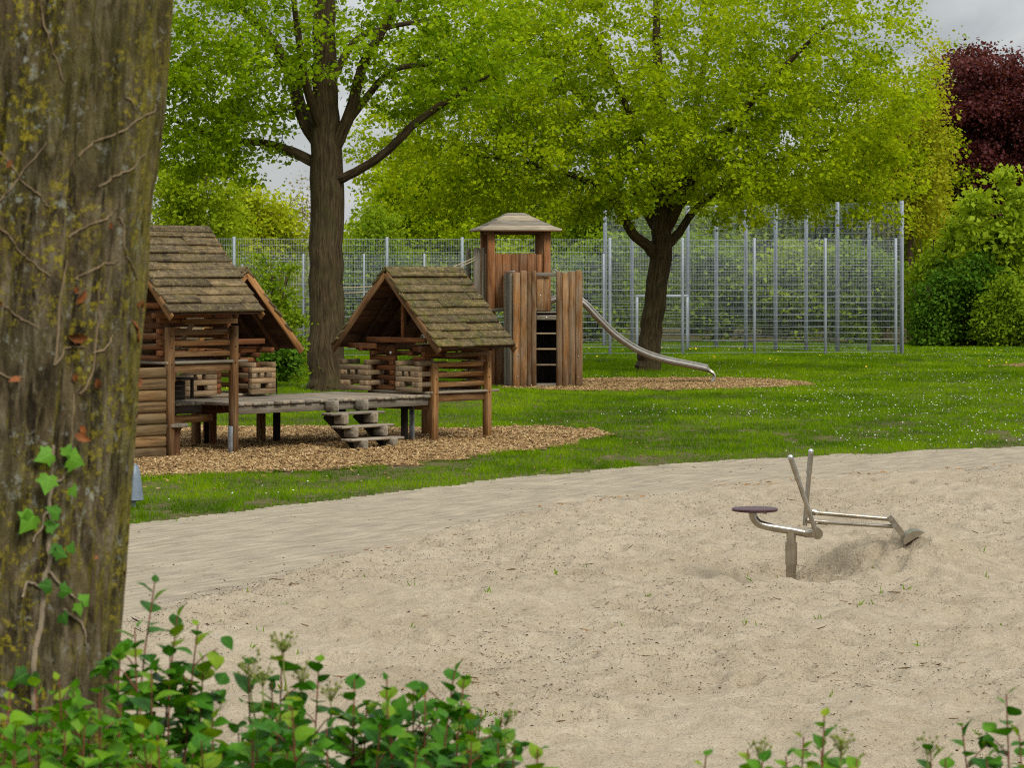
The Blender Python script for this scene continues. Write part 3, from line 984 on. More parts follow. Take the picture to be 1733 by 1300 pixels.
# stairs: a part of the deck with treads and blocks
st = bpy.data.objects.new('stairs', None); C.objects.link(st); st.parent = deck
b0, b1 = -2.55, -1.47
for k, z in enumerate((.535, .345, .155)):
    b = .19 + .21 * (k + .35)
    mb = MB(500 + k); mb.timber(FD(b0 - .03, b, z), FD(b1 + .03, b, z), .25, .04, (0, 0, 1), .01, .005)
    mb.build('tread', M['grey_wood'], st)
for k, z in enumerate((.66, .47, .28, .09)):
    b = .10 + .21 * (k)
    for a in (b0 + .22, b1 - .22):
        mb = MB(520 + k)
        mb.timber(FD(a, b - .10, z - .01), FD(a, b + .13, z - .01), .11, .165, (0, 0, 1), .013)
        mb.build('step_block', M['grey_wood'], st)
for a in (b0 + .22, b1 - .22):
    mb = MB(540)
    mb.timber(FD(a + .03, -.04, .52), FD(a + .03, .66, .02), .05, .16, (0, 0, 1), .008)
    mb.build('stringer', M['dark_wood'], st)

# ------------------------------------------------------------------ play tower
EV = np.array([.988, .156]); DV = np.array([-.156, .988])
FT = Frame((0.0, 69.0), EV, DV)     # a along the front, b into depth
tw = thing('play_tower', 'tall reddish brown timber play tower with pyramid roof and ladder front', 'play tower', (FT(.7, .8, 0)[0], FT(.7, .8, 0)[1], 0))


def planks(a_list, b, z0, z1, th, seed, along='a', zjit=.035):
    mb = MB(seed); r = random.Random(seed)
    for (c0, c1) in a_list:
        c = (c0 + c1) / 2; w = c1 - c0 - .005
        j = r.uniform(-.008, .008)
        top = z1 + r.uniform(-zjit, zjit)
        if along == 'a':
            mb.timber(FT(c, b + j, z0), FT(c, b + j, top), w, th, FT(0, -1, 0) - FT(0, 0, 0), .016)
        else:
            mb.timber(FT(b + j, c, z0), FT(b + j, c, top), w, th, FT(-1, 0, 0) - FT(0, 0, 0), .016)
    return mb


def cuts(a0, a1, n, seed):
    r = random.Random(seed); ws = [r.uniform(.8, 1.25) for _ in range(n)]; s = sum(ws); o = []; a = a0
    for w in ws:
        o.append((a, a + w / s * (a1 - a0))); a = o[-1][1]
    return o


planks(cuts(.02, .575, 4, 2), 0, -.05, 2.70, .09, 600).build('front_palisade', M['tower_wood'], tw)
planks(cuts(1.045, 1.66, 4, 5), 0, -.05, 2.71, .09, 601).build('front_palisade', M['tower_wood'], tw)
planks(cuts(.06, 1.1, 7, 8), .0, -.05, 2.68, .07, 602, 'b', .02).build('side_palisade', M['grey_wood'], tw)
planks(cuts(.06, 1.1, 7, 9), 1.66, -.05, 2.66, .07, 603, 'b', .02).build('side_palisade', M['tower_wood'], tw)
mb = MB(604); mb.timber(FT(.03, .05, 2.705), FT(.03, 1.1, 2.705), .1, .02, (0, 0, 1), .004)
mb.build('metal_cap', M['zinc_foot'], tw)
for k, z in enumerate((.52, .89, 1.255)):
    mb = MB(610 + k); mb.timber(FT(.56, .02, z), FT(1.06, .02, z), .08, .04, (0, 0, 1), .01)
    mb.build('rung', M['pale_wood'], tw)
for k, (b, z, w_, h_) in enumerate(((-.02, 1.63, .05, .11), (0, 1.75, .12, .035), (0, 2.64, .06, .09), (.02, .03, .09, .12))):
    mb = MB(624 + k)
    mb.timber(FT(.575, b, z), FT(1.045, b, z), w_, h_, (0, 0, 1), .008)
    mb.build('cross_board', M['grey_wood'], tw)
mb = planks([(.60, .76), (.76, .89)], .06, 1.78, 2.58, .03, 621, zjit=.0)
mb.build('gate_board', M['tower_wood'], tw)
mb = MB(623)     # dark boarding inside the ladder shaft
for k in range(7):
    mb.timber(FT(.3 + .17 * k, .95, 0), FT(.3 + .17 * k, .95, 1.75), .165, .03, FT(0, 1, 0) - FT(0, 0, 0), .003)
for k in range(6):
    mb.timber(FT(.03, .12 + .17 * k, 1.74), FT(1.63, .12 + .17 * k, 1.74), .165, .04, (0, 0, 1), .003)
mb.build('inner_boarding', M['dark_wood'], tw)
for (a, z) in ((.13, .75), (.13, .25), (1.56, .72), (1.56, .22), (.81, 1.63), (.66, 2.14)):
    c = FT(a, -.047, z); d = FT(0, -1, 0) - FT(0, 0, 0)
    bt = MB(625)
    bt.tube([c, c + d * .012], .022 if z > 1 else .013, 8)
    bt.build('bolt', M['bolt'], tw)
# main tower behind
A0, A1, B0, B1 = -.31, 1.03, 1.2, 2.35
for i, (a, b) in enumerate(((A0, B0), (A1, B0), (A0, B1), (A1, B1))):
    mb = MB(640 + i); mb.timber(FT(a, b, 0), FT(a, b, 3.70), .17, .16, FT(0, -1, 0) - FT(0, 0, 0), .012)
    mb.build('post', M['tower_red'], tw)
planks(cuts(A0 + .09, A1 - .09, 6, 3), B0 + .02, 1.83, 3.13, .05, 650, zjit=.018).build('front_parapet', M['tower_red'], tw)
planks(cuts(B0 + .09, B1 - .09, 6, 4), A0, 1.83, 3.13, .05, 651, 'b', .018).build('side_parapet', M['tower_red'], tw)
planks(cuts(A0 + .09, A1 - .09, 6, 6), B1, 1.83, 3.10, .05, 652, zjit=.018).build('back_parapet', M['tower_red'], tw)
planks(cuts(A0 + .09, A0 + .5, 2, 7), B0 + .02, 0, 1.0, .05, 653, zjit=.01).build('lower_boarding', M['tower_red'], tw)
mb = MB(655)
for k in range(7):
    mb.timber(FT(A0 - .1, B0 + .06 + .17 * k, 1.82), FT(A1 + .1, B0 + .06 + .17 * k, 1.82), .165, .045, (0, 0, 1), .004)
mb.timber(FT(A0 - .08, B0 - .1, 1.79), FT(A1, B0 - .1, 1.79), .06, .06, (0, 0, 1), .006)
mb.build('platform', M['grey_wood'], tw)
mb = MB(656)
mb.timber(FT(A0 - .06, B0 - .02, 3.66), FT(A1 + .06, B0 - .02, 3.66), .06, .13, (0, 0, 1), .006)
mb.timber(FT(A0 - .06, B1, 3.66), FT(A1 + .06, B1, 3.66), .06, .13, (0, 0, 1), .006)
mb.timber(FT(A0, B0, 3.662), FT(A0, B1, 3.662), .06, .13, (0, 0, 1), .006)
mb.timber(FT(A1, B0, 3.662), FT(A1, B1, 3.662), .06, .13, (0, 0, 1), .006)
mb.build('roof_beam', M['tower_red'], tw)
# pyramid roof: four courses of grey boards, flat little top
ca, cb = (A0 + A1) / 2, (B0 + B1) / 2
rf = MB(660)
lev = [(1.0, 3.70), (.77, 3.805), (.53, 3.925), (.31, 4.045), (.19, 4.11)]
ha, hb = .98, .92
for k in range(4):
    s0, z0 = lev[k]; s1, z1 = lev[k + 1]
    lp = .016
    O = [(-1, -1), (1, -1), (1, 1), (-1, 1)]
    lo = [FT(ca + x * ha * s0, cb + y * hb * s0, z0 + lp) for x, y in O]
    lo2 = [FT(ca + x * ha * s0, cb + y * hb * s0, z0 - .012) for x, y in O]
    hi = [FT(ca + x * ha * (s1 - .02), cb + y * hb * (s1 - .02), z1 + .008) for x, y in O]
    for i in range(4):
        j = (i + 1) % 4
        nseg = 4
        for q in range(nseg):
            t0, t1 = q / nseg, (q + 1) / nseg
            L = lambda A, t: A[i] * (1 - t) + A[j] * t
            V = [L(lo, t0), L(lo, t1), L(hi, t1), L(hi, t0), L(lo2, t0), L(lo2, t1)]
            d = np.linalg.norm(lo[j] - lo[i])
            rf.add(V, [[0, 1, 2, 3], [4, 5, 1, 0]], [(t0 * d + i * 7, k, 0), (t1 * d + i * 7, k, 0), (t1 * d + i * 7, k + .2, 0), (t0 * d + i * 7, k + .2, 0), (t0 * d + i * 7, k, .05), (t1 * d + i * 7, k, .05)], random.Random(i * 9 + k).random())
s1, z1 = lev[-1]
rf.add([FT(ca + x * ha * s1, cb + y * hb * s1, z1 + .01) for x, y in O], [[0, 1, 2, 3]], [(x, y, 0) for x, y in O], .5)
s0, z0 = lev[0]
rf.add([FT(ca + x * ha * s0, cb + y * hb * s0, z0 - .012) for x, y in O], [[3, 2, 1, 0]], [(x, y, 0) for x, y in O], .1)
rf.build('roof', M['shingle_grey'], tw)
mb = MB(661)
mb.timber(FT(ca - ha + .03, cb - hb + .02, 3.685), FT(ca + ha - .03, cb - hb + .02, 3.685), .03, .05, (0, 0, 1), .004)
mb.timber(FT(ca - ha + .02, cb - hb + .03, 3.687), FT(ca - ha + .02, cb + hb - .03, 3.687), .03, .05, (0, 0, 1), .004)
mb.build('eave_board', M['tower_red'], tw)
# grey gate posts for the rope crossing at the left
for k, (a, b, z0, z1, w_, h_) in enumerate(((-.62, 1.45, 0, 3.28, .17, .11), (-.76, 1.9, 0, 3.26, .11, .1), (-.47, 1.42, .9, 3.28, .09, .1))):
    mb = MB(665 + k)
    mb.timber(FT(a, b, z0), FT(a, b, z1), w_, h_, FT(0, -1, 0) - FT(0, 0, 0), .03)
    mb.build('gate_post', M['grey_wood'], tw)
mb = MB(666)
for q in range(3):
    c = FT(A0 + .16 + .19 * q, B0 - .12, 1.76)
    mb.tube([c, c + np.array([-.05, -.02, -.10])], .012, 6)
mb.tube([FT(A0 + .1, B0 - .1, 1.5), FT(A0 + .7, B0 - .1, .95)], .04, 6)
mb.build('brace', M['zinc_foot'], tw)
# chrome hoop at the slide head
mb = MB(667)
hp = [FT(1.12, 1.5, 2.1), FT(1.12, 1.45, 2.6), FT(1.18, 1.4, 2.74), FT(1.26, 1.4, 2.76), FT(1.34, 1.4, 2.68), FT(1.42, 1.42, 2.4), FT(1.45, 1.45, 2.1)]
mb.tube(hp, .022, 8)
mb.build('slide_hoop', M['slide'], tw, True)

# rope crossing
ra = FT(-.66, 1.4, 3.05); tA = np.array([-4.05, 67.45, 2.35])
rp = thing('climbing_rope', 'pair of slack pale ropes strung from the play tower to the big tree trunk', 'rope', (ra[0], ra[1], 0))
for dz in (0, -.06):
    mb = MB(670)
    pts = []
    for k in range(13):
        t = k / 12
        p = ra * (1 - t) + tA * t
        p = p + np.array([0, 0, dz * (1 + t * 1.2) - .22 * 4 * t * (1 - t)])
        pts.append(p)
    mb.tube(pts, .014, 6)
    mb.build('rope_strand', M['rope'], rp, True)

# ------------------------------------------------------------------ slide
ctrl = [(925, 516, 70.6), (960, 507, 70.6), (984, 516, 70.65), (1010, 543, 70.8), (1040, 572, 71.0), (1080, 598, 71.3), (1120, 612.5, 71.6), (1160, 621, 71.9), (1185, 626, 72.1), (1199, 629.5, 72.2)]
cl = [pt(*c) for c in ctrl]


def catmull(P, n=6):
    P = [np.array(p, float) for p in P]; P = [2 * P[0] - P[1]] + P + [2 * P[-1] - P[-2]]; o = []
    for i in range(1, len(P) - 2):
        for k in range(n):
            t = k / n
            o.append(.5 * ((2 * P[i]) + (-P[i - 1] + P[i + 1]) * t + (2 * P[i - 1] - 5 * P[i] + 4 * P[i + 1] - P[i + 2]) * t * t + (-P[i - 1] + 3 * P[i] - 3 * P[i + 1] + P[i + 2]) * t ** 3))
    o.append(P[-2]); return o


cs = catmull(cl, 6)
sl = thing('slide', 'curved stainless steel slide running down from the play tower to the wood chips', 'slide', (cl[-1][0], cl[-1][1], 0))
endp = cs[-1]
hook = [endp + np.array([.05, 0, -.015]), endp + np.array([.10, 0, -.045]), endp + np.array([.125, 0, -.09]), endp + np.array([.12, 0, -.14]), endp + np.array([.07, .0, -.23]), endp + np.array([-.03, 0, -.37])]
full = cs + hook
bed = MB(700); rows = []
hw = .19
for i, p in enumerate(full):
    t = nrm(full[min(i + 1, len(full) - 1)] - full[max(i - 1, 0)])
    up = nrm(np.cross(t, (0, 1, 0))); up = up if up[2] > 0 or i > len(cs) else -up
    up = -np.cross(t, (0, 1.0, 0)); up = nrm(up)
    if i == 0 and up[2] < 0: flip = -1
    elif i == 0: flip = 1
    up = up * flip
    wall = .15 if i < len(cs) - 2 else max(.05, .15 - .035 * (i - len(cs) + 3))
    sec = [(-hw, wall * .45), (-hw, .03), (-hw + .05, 0), (-.1, -.012), (.1, -.012), (hw - .04, .01), (hw + .01, .05), (hw + .03, wall * .95)]
    rows.append([p + np.array([0, y, 0]) + up * z for y, z in sec])
bed.quadgrid(rows)
bed.build('slide_bed', M['slide'], sl, True)
for s in (-1, 1):
    mb = MB(701)
    mb.tube([r[0 if s < 0 else -1] for r in rows], .02, 8)
    mb.build('side_rail', M['slide'], sl, True)

# ------------------------------------------------------------------ sand digger
bz = float(sand_z(np.array([[DX]]), np.array([[DY]]))[0, 0])
sc = F / DY
dg = thing('sand_digger', 'stainless steel sand digger with round seat, two levers and a scoop in the sandpit', 'sand digger', (DX, DY, bz))


def dp(u, v, dy=0.0):
    Y = DY + dy
    return pt(u, v, Y)


mb = MB(800)
top = dp(1339, 893)
mb.tube([(DX, DY, bz - .15), (DX, DY, bz + .02), (DX, DY, dp(0, 955)[2])], .047, 20); mb.tube([(DX, DY, dp(0, 956)[2]), (DX, DY, dp(0, 918)[2])], .054, 20)
mb.tube([(DX, DY, dp(0, 920)[2]), (DX, DY, dp(0, 896)[2])], .043, 20)
mb.build('post', M['steel'], dg, True)
mb = MB(801)
arm = catmull([dp(1274, 868), dp(1276, 877), dp(1284, 886), dp(1298, 891), dp(1320, 895), (DX, DY, dp(0, 898)[2]), dp(1365, 903)], 5)
mb.tube(arm, .037, 16)
mb.build('seat_arm', M['steel'], dg, True)
mb = MB(802)
c = dp(1277.5, 863)
mb.tube([c + np.array([0, 0, -.018]), c + np.array([0, 0, -.012]), c + np.array([0, 0, .008]), c + np.array([0, 0, .016]), c + np.array([0, 0, .018])], [.16, .20, .21, .20, .17], 32)
sq = mb.build('seat', M['seat'], dg, True)
mb = MB(803)
for dx in (-.02, .09): mb.tube([c + np.array([dx, -.03, -.035]), c + np.array([dx, -.03, -.015])], .016, 8)
mb.build('seat_bolt', M['steel'], sq)
mb = MB(804)
pv = dp(1381, 902)
mb.tube([pv + np.array([-.0, -.125, 0]), pv + np.array([0, .12, 0])], .05, 20)
mb.tube([pv + np.array([0, -.138, 0]), pv + np.array([0, -.12, 0])], .02, 12)
mb.tube([pv + np.array([-.10, 0, .0]), pv + np.array([0, 0, 0])], .045, 14)
mb.build('pivot', M['steel'], dg, True)


def lever(p0, p1, seed):
    root = MB(seed)
    d = nrm(p1 - p0); L = np.linalg.norm(p1 - p0)
    root.tube([p0, p0 + d * L * .72], .0215, 14)
    root.tube([p0 + d * L * .70, p0 + d * L * .725], .029, 14)
    root.tube([p0 + d * L * .725, p0 + d * (L - .02)], .025, 14)
    o = root.build('lever', M['steel'], dg, True)
    k = MB(seed + 1); k.ball(p1 - d * .008, .026, 16)
    k.build('lever_knob', M['chrome'], o, True)


lever(dp(1381, 902, -.09), dp(1337.5, 773, -.12), 810)
lever(dp(1362, 890, .14), dp(1372.5, 763, .16), 820)
mb = MB(830)
mb.tube([dp(1374, 866), dp(1381, 868)], .03, 12); mb.tube([dp(1379, 868), dp(1508, 879)], .021, 14)
mb.build('upper_bar', M['steel'], dg, True)
mb = MB(831)
mb.tube([dp(1366, 881, .05), dp(1401, 884.5, .05)], .026, 14); mb.tube([dp(1400, 884.5, .05), dp(1512, 891.5, .03)], .018, 14)
mb.build('lower_bar', M['steel'], dg, True)
mb = MB(832)
for dy in (-.035, .035):
    mb.timber(dp(1504, 874, dy), dp(1532, 910, dy), .012, .055, (0, 0, 1), .004)
for (u, v) in ((1508, 878.5), (1514, 890)):
    mb.tube([dp(u, v, -.055), dp(u, v, .055)], .02, 10)
mb.build('stick', M['steel'], dg, True)
mb = MB(833); rows = []
for i in range(9):
    th = -.35 + 2.5 * i / 8
    rr = .105
    cx, cz = dp(1549, 914.5)[0], dp(1549, 914.5)[2]
    rows.append([(cx + rr * math.cos(math.pi - th) * 1.15, DY + y, cz + rr * math.sin(th) * .9) for y in (-.13, -.1, 0, .1, .13)])
mb.quadgrid(rows)
for y in (-.13, .13):
    mb.add([(cx + .105 * math.cos(math.pi - (-.35 + 2.5 * i / 8)) * 1.15, DY + y, cz + .105 * math.sin(-.35 + 2.5 * i / 8) * .9) for i in range(9)], [list(range(9))], [(0, 0, 0)] * 9, .5)
bk = mb.build('scoop', M['steel'], dg)

# ------------------------------------------------------------------ mesh fences round the ball court
def fence(name, label, P0, P1, n, h, post_w, seed, tall=()):
    P0 = np.array(P0, float); P1 = np.array(P1, float)
    L = np.linalg.norm(P1 - P0); d = (P1 - P0) / L; nv = np.array([d[1], -d[0]])
    if nv[1] > 0: nv = -nv
    root = thing(name, label, 'fence', (P0[0], P0[1], 0), 'steel mesh fences round the ball court')
    proto = None
    for k in range(n + 1):
        p = P0 + d * L * k / n
        if proto is None:
            mb = MB(seed)
            mb.timber((p[0], p[1], -.05), (p[0], p[1], h + .05), post_w, post_w * .75, (nv[0], nv[1], 0), .008)
            proto = mb.build('post', M['galv'], root)
        else:
            q = proto.copy(); q.parent = root; C.objects.link(q)
            q.location = (d[0] * L * k / n, d[1] * L * k / n, 0)
    mb = MB(seed + 1)
    w = L / n; off = np.array([nv[0], nv[1], 0]) * (post_w * .5 + .01)
    z = .08
    nz = int(h / .2)
    for i in range(nz + 1):
        zz = .08 + (h - .1) * i / nz
        a = np.array([P0[0] + d[0] * .03, P0[1] + d[1] * .03, zz]) + off; b = np.array([P0[0] + d[0] * (w - .03), P0[1] + d[1] * (w - .03), zz]) + off
        mb.tube([a, b], .0055, 4)
    m = int(w / .055)
    for i in range(m + 1):
        t = .03 + (w - .06) * i / m
        a = np.array([P0[0] + d[0] * t, P0[1] + d[1] * t, .06]) + off
        mb.tube([a, a + np.array([0, 0, h - .06])], .0021, 4)
    pan = mb.build('mesh_panel', M['wire'], root)
    for k in range(1, n):
        q = pan.copy(); q.parent = root; C.objects.link(q)
        q.location = (d[0] * L * k / n, d[1] * L * k / n, 0)
    return root


pA0 = pt(395, 0, 92.0); pA1 = pt(1510, 0, 97.0)
fence('mesh_fence', 'front steel mesh fence of the ball court, running behind the playhouses and tower', (-13.4, 91.1), (12.6, 97.0), 11, 3.75, .09, 900)
fence('mesh_fence', 'tallest steel mesh fence of the ball court, closely spaced posts on its right side', (12.85, 97.4), (3.4, 108.0), 10, 5.0, .12, 910)
fence('mesh_fence', 'far lower steel mesh fence along the back of the ball court', (3.3, 106.5), (-16.0, 104.0), 9, 3.3, .075, 920)

gl = thing('goal', 'grey steel ball goal standing behind the mesh fence beside the leaning tree', 'goal', (5.0, 101.5, 0))
mb = MB(930)
q0 = pt(1078, 0, 101.5)[0]; q1 = pt(1163, 0, 101.5)[0]
for x in (q0, q1): mb.timber((x, 101.5, 0), (x, 101.5, 1.85), .09, .09, (0, 1, 0), .01)
mb.timber((q0 - .04, 101.5, 1.87), (q1 + .04, 101.5, 1.87), .09, .09, (0, 0, 1), .01)
mb.build('frame', M['galv'], gl)
mb = MB(931)
for x in (q0, q1):
    mb.tube([(x, 101.5, 1.85), (x, 102.0, 1.8), (x + .1, 102.7, .03)], .022, 6)
mb.tube([(q0, 102.7, .03), (q1, 102.7, .03)], .022, 6)
mb.build('stay', M['galv'], gl)

# ------------------------------------------------------------------ litter bin half hidden behind the near trunk
bx = -4.33; by = 33.8
bn = thing('litter_bin', 'grey metal litter bin on a post, half hidden behind the ivy covered trunk', 'bin', (bx, by, 0))
mb = MB(940); mb.tube([(bx, by, 0), (bx, by, .5)], .03, 10); mb.build('post', M['galv'], bn, True)
mb = MB(941)
rows = []
for z, r in ((.08, .10), (.09, .115), (.34, .085), (.48, .06), (.49, .05)):
    rows.append([(bx + r * math.cos(t * math.pi / 8), by + r * math.sin(t * math.pi / 8), z) for t in range(17)])
mb.quadgrid(rows); mb.build('hood', plain('bin_metal', (.17, .21, .25), .5, .2, .3, .2, 8), bn, True)

# ------------------------------------------------------------------ trees
leaf_t = np.array([(0, 0, 0), (.42, .40, .07), (1, 0, -.06), (.42, -.40, .07)])
leaf_f = np.array([(0, 1, 2), (0, 2, 3)])


def ell(n, c, r, inner=.35, seed=0, lump=.2):
    g = np.random.default_rng(seed + 1000)
    d = g.normal(size=(n, 3)); d /= np.linalg.norm(d, axis=1, keepdims=True)
    q = (inner ** 3 + (1 - inner ** 3) * g.random(n)) ** (1 / 3)
    q = q * (1 + lump * fbm(d[:, 0] * 2.2 + seed, d[:, 1] * 2.2, d[:, 2] * 2.2, seed=seed, octv=2))
    return np.array(c) + d * q[:, None] * np.array(r)


def make_tree(name, label, cat, base, trunk, limbs, targets, nper, leaf, leafmat_, barkmat, seed, group=None, spread=.3, twig=.010, sides=4, droop=.0, twigmat=None, upb=.6):
    """trunk, limbs: (points, radii); branches grow from them to the targets; leaves hang along the outer twigs"""
    g = np.random.default_rng(seed)
    root = thing(name, label, cat, base, group)
    tm = MB(seed)
    N = []; R = []
    for pts_, rad in [trunk] + limbs:
        pts_ = [np.array(p, float) for p in pts_]
        cp = catmull(pts_, 5); rr = np.interp(np.linspace(0, 1, len(cp)), np.linspace(0, 1, len(rad)), rad)
        cp = [p + g.normal(0, 1, 3) * r * .06 for p, r in zip(cp, rr)]
        tm.tube(cp, list(rr), 16 if max(rad) > .2 else 8, rnd=.5)
        k0 = 0 if limbs and (pts_ is not trunk[0]) else 0
        for p, r in zip(cp, rr):
            N.append(p); R.append(r)
    tm.build('trunk', barkmat, root, True)
    N = list(N); R = list(R)
    zfork = min(l[0][0][2] for l in limbs) if limbs else trunk[0][len(trunk[0]) // 2][2]
    NA = np.zeros((len(N) + len(targets) * 4 + 10, 3)); RA = np.zeros(len(NA)); cnt = 0
    for p, r in zip(N, R):
        if p[2] >= zfork - .2:
            NA[cnt] = p; RA[cnt] = r; cnt += 1
    T = np.asarray(targets)
    d0 = np.array([np.min(np.linalg.norm(NA[:cnt] - t, axis=1)) for t in T])
    bm_ = MB(seed + 1)
    LP = []; LD = []
    for t in T[np.argsort(d0)]:
        dv = NA[:cnt] - t
        dist = np.linalg.norm(dv, axis=1) + .5 * np.maximum(0, dv[:, 2])
        i = int(np.argmin(dist)); p = NA[i].copy(); L = np.linalg.norm(t - p)
        if L < .05: continue
        r0 = min(RA[i] * .75, twig + .0085 * L); r1 = max(.004, twig * .35)
        mid = (p + t) / 2 + np.array([0, 0, .10 * L]) + g.normal(0, .06 * L, 3)
        ts = np.linspace(0, 1, 5)[:, None]
        path = (1 - ts) ** 2 * p + 2 * ts * (1 - ts) * mid + ts ** 2 * t
        path[-1, 2] -= droop * L
        rad = r0 + (r1 - r0) * ts[:, 0]
        bm_.tube(path, list(rad), sides, caps=False, rnd=.5)
        for k in (1, 2, 3, 4):
            NA[cnt] = path[k]; RA[cnt] = max(rad[k], r1); cnt += 1
        m = int(nper * g.uniform(.5, 1.5))
        lo = max(0.0, 1 - 1.3 / max(L, .01))
        tt = (lo + (1 - lo) * g.random(m) ** .7)[:, None]
        q = (1 - tt) ** 2 * p + 2 * tt * (1 - tt) * mid + tt ** 2 * t
        off = g.normal(0, 1, (m, 3)) * spread * np.array([1, 1, .6])
        LP.append(q + off); LD.append(off)
    if bm_.V: bm_.build('branches', twigmat or barkmat, root)
    LP = np.concatenate(LP); n = len(LP)
    X = g.normal(size=(n, 3)); X[:, 2] = X[:, 2] * .5 - .35
    Z = g.normal(size=(n, 3)) * .75; Z[:, 2] += upb
    V, Fq = scatter(leaf_t, leaf_f, LP, X, Z, leaf * g.uniform(.4, 1.5, n))
    mesh_np('crown', V, Fq, leafmat_, root, np.repeat(g.random(n), 4))
    return root


# --- the big lime left of centre
Y1 = 67.5
def t1(u, v, dy=0): return pt(u, v, Y1 + dy)
trunk = ([t1(557, 668), t1(556, 640), t1(553, 560), t1(552, 420), t1(553, 300), t1(550, 200), t1(548, 100), t1(550, 0), t1(556, -120), t1(560, -280)], [.53, .45, .41, .385, .39, .31, .27, .25, .18, .06])
limbs = [
    ([t1(553, 285), t1(505, 262, .2), t1(455, 243, .4), t1(390, 236, .5), t1(320, 215, .3), t1(270, 190)], [0.136, 0.120, 0.088, 0.072, 0.048, 0.024]),
    ([t1(560, 308), t1(600, 292, -.4), t1(655, 255, -.8), t1(700, 210, -1.0), t1(745, 178, -1.2), t1(790, 150, -1.5), t1(840, 120, -1.6)], [0.120, 0.108, 0.104, 0.096, 0.080, 0.056, 0.024]),
    ([t1(548, 255), t1(512, 195, .6), t1(490, 120, .9), t1(450, 55, 1.0), t1(405, 10, 1.2), t1(350, -70, 1.3)], [0.208, 0.168, 0.144, 0.112, 0.088, 0.040]),
    ([t1(545, 225), t1(520, 150, -.8), t1(505, 60, -1.2), t1(490, -60, -1.5)], [0.128, 0.104, 0.080, 0.040]),
    ([t1(560, 262), t1(592, 190, -.3), t1(615, 110, -.6), t1(655, 40, -.9), t1(700, -50, -1)], [0.176, 0.136, 0.112, 0.088, 0.048]),
    ([t1(565, 235), t1(620, 165, .7), t1(665, 118, 1.1), t1(735, 105, 1.6), t1(800, 70, 1.9)], [0.120, 0.088, 0.072, 0.056, 0.024]),
    ([t1(555, 150), t1(600, 70, .8), t1(660, 45, 1.3), t1(730, 30, 1.6), t1(790, -10, 2)], [0.104, 0.080, 0.064, 0.048, 0.024]),
]
T = np.concatenate([ell(1050, (-4.6, 67.5, 10.0), (5.4, 4.6, 5.2), .25, 1, .3), ell(330, (-7.0, 67.3, 6.5), (2.6, 2.2, 1.9), .1, 2, .35), ell(330, (-2.0, 66.8, 7.8), (2.6, 2.3, 2.0), .1, 3, .35), ell(200, (-6.4, 66.5, 8.2), (2.5, 2.0, 1.6), .1, 4, .35), ell(110, (-7.0, 67.2, 5.5), (2.2, 1.8, 1.0), .1, 5, .35)])
gq = np.random.default_rng(6)
T = T[~((np.abs(T[:, 0] + 4.1) < 2.0) & (T[:, 1] < 67.6) & (T[:, 2] < 9.6) & (gq.random(len(T)) < .42))]
T = T[gq.random(len(T)) < .86]
dxx = np.abs(T[:, 0] + 4.2)
T = T[~((dxx < .9 + .0 * T[:, 2]) & (T[:, 2] < 6.9)) & (T[:, 2] > 4.6 + .5 * fbm(T[:, 0] * .9, T[:, 1] * .9, seed=89, octv=2)) & ~((T[:, 0] > -4.0) & (T[:, 2] < 6.0 + .35 * np.clip(-T[:, 0] - 2, 0, 2)))]
T = T[~((T[:, 2] > 10.2) & (np.random.default_rng(3).random(len(T)) < .72))]
make_tree('lime_tree', 'big straight trunked lime tree with spreading limbs between the two nearer playhouses', 'tree', (t1(557, 0)[0], Y1, 0), trunk, limbs, T, 36, .106, M['leaf_tree_dark'], M['bark'], 11, None, .17, .013, 3, .2)

# --- the leaning lime by the slide
Y2 = 80.0
def t2(u, v, dy=0): return pt(u, v, Y2 + dy)
trunk = ([t2(1096, 634), t2(1097, 615), t2(1102, 560), t2(1110, 490), t2(1119, 425), t2(1122, 370), t2(1128, 300), t2(1120, 200), t2(1112, 90), t2(1110, -60)], [0.386, 0.323, 0.302, 0.290, 0.302, 0.260, 0.202, 0.168, 0.126, 0.050])
limbs = [
    ([t2(1114, 435), t2(1092, 412, -.3), t2(1068, 392, -.8), t2(1040, 340, -1.2), t2(980, 300, -1.6), t2(880, 275, -2), t2(780, 260, -2.2)], [0.185, 0.160, 0.134, 0.109, 0.084, 0.050, 0.025]),
    ([t2(1128, 415), t2(1150, 393, .2), t2(1172, 360, .4), t2(1230, 310, .8), t2(1320, 270, 1), t2(1420, 250, 1.2)], [0.151, 0.126, 0.109, 0.084, 0.059, 0.025]),
    ([t2(1120, 400), t2(1085, 340, .6), t2(1040, 240, 1.2), t2(960, 140, 2), t2(860, 60, 2.5)], [0.168, 0.143, 0.109, 0.084, 0.034]),
    ([t2(1125, 390), t2(1165, 320, -.6), t2(1230, 220, -1.3), t2(1320, 120, -2), t2(1400, 40, -2.4)], [0.168, 0.143, 0.109, 0.084, 0.034]),
    ([t2(1122, 360), t2(1100, 280, -1.2), t2(1060, 180, -2.4), t2(1010, 60, -3)], [0.151, 0.118, 0.084, 0.042]),
    ([t2(1122, 350), t2(1160, 250, 1.2), t2(1190, 120, 2.4), t2(1210, -20, 3)], [0.151, 0.118, 0.084, 0.042]),
    ([t2(1128, 330), t2(1230, 250, .3), t2(1350, 190, .5), t2(1450, 170, .6)], [0.118, 0.092, 0.059, 0.025]),
]
T = np.concatenate([ell(1900, (3.6, 80, 9.2), (6.5, 6.0, 5.6), .35, 21, .3), ell(620, (-.6, 79, 6.6), (3.8, 3.4, 3.1), .2, 22, .35), ell(600, (8.2, 80, 6.3), (3.5, 3.2, 2.7), .2, 23, .35), ell(480, (4.0, 77, 6.1), (5.8, 2.8, 2.6), .2, 24, .35), ell(260, (6.5, 79, 10.4), (4.0, 3.5, 2.5), .2, 25, .35)])
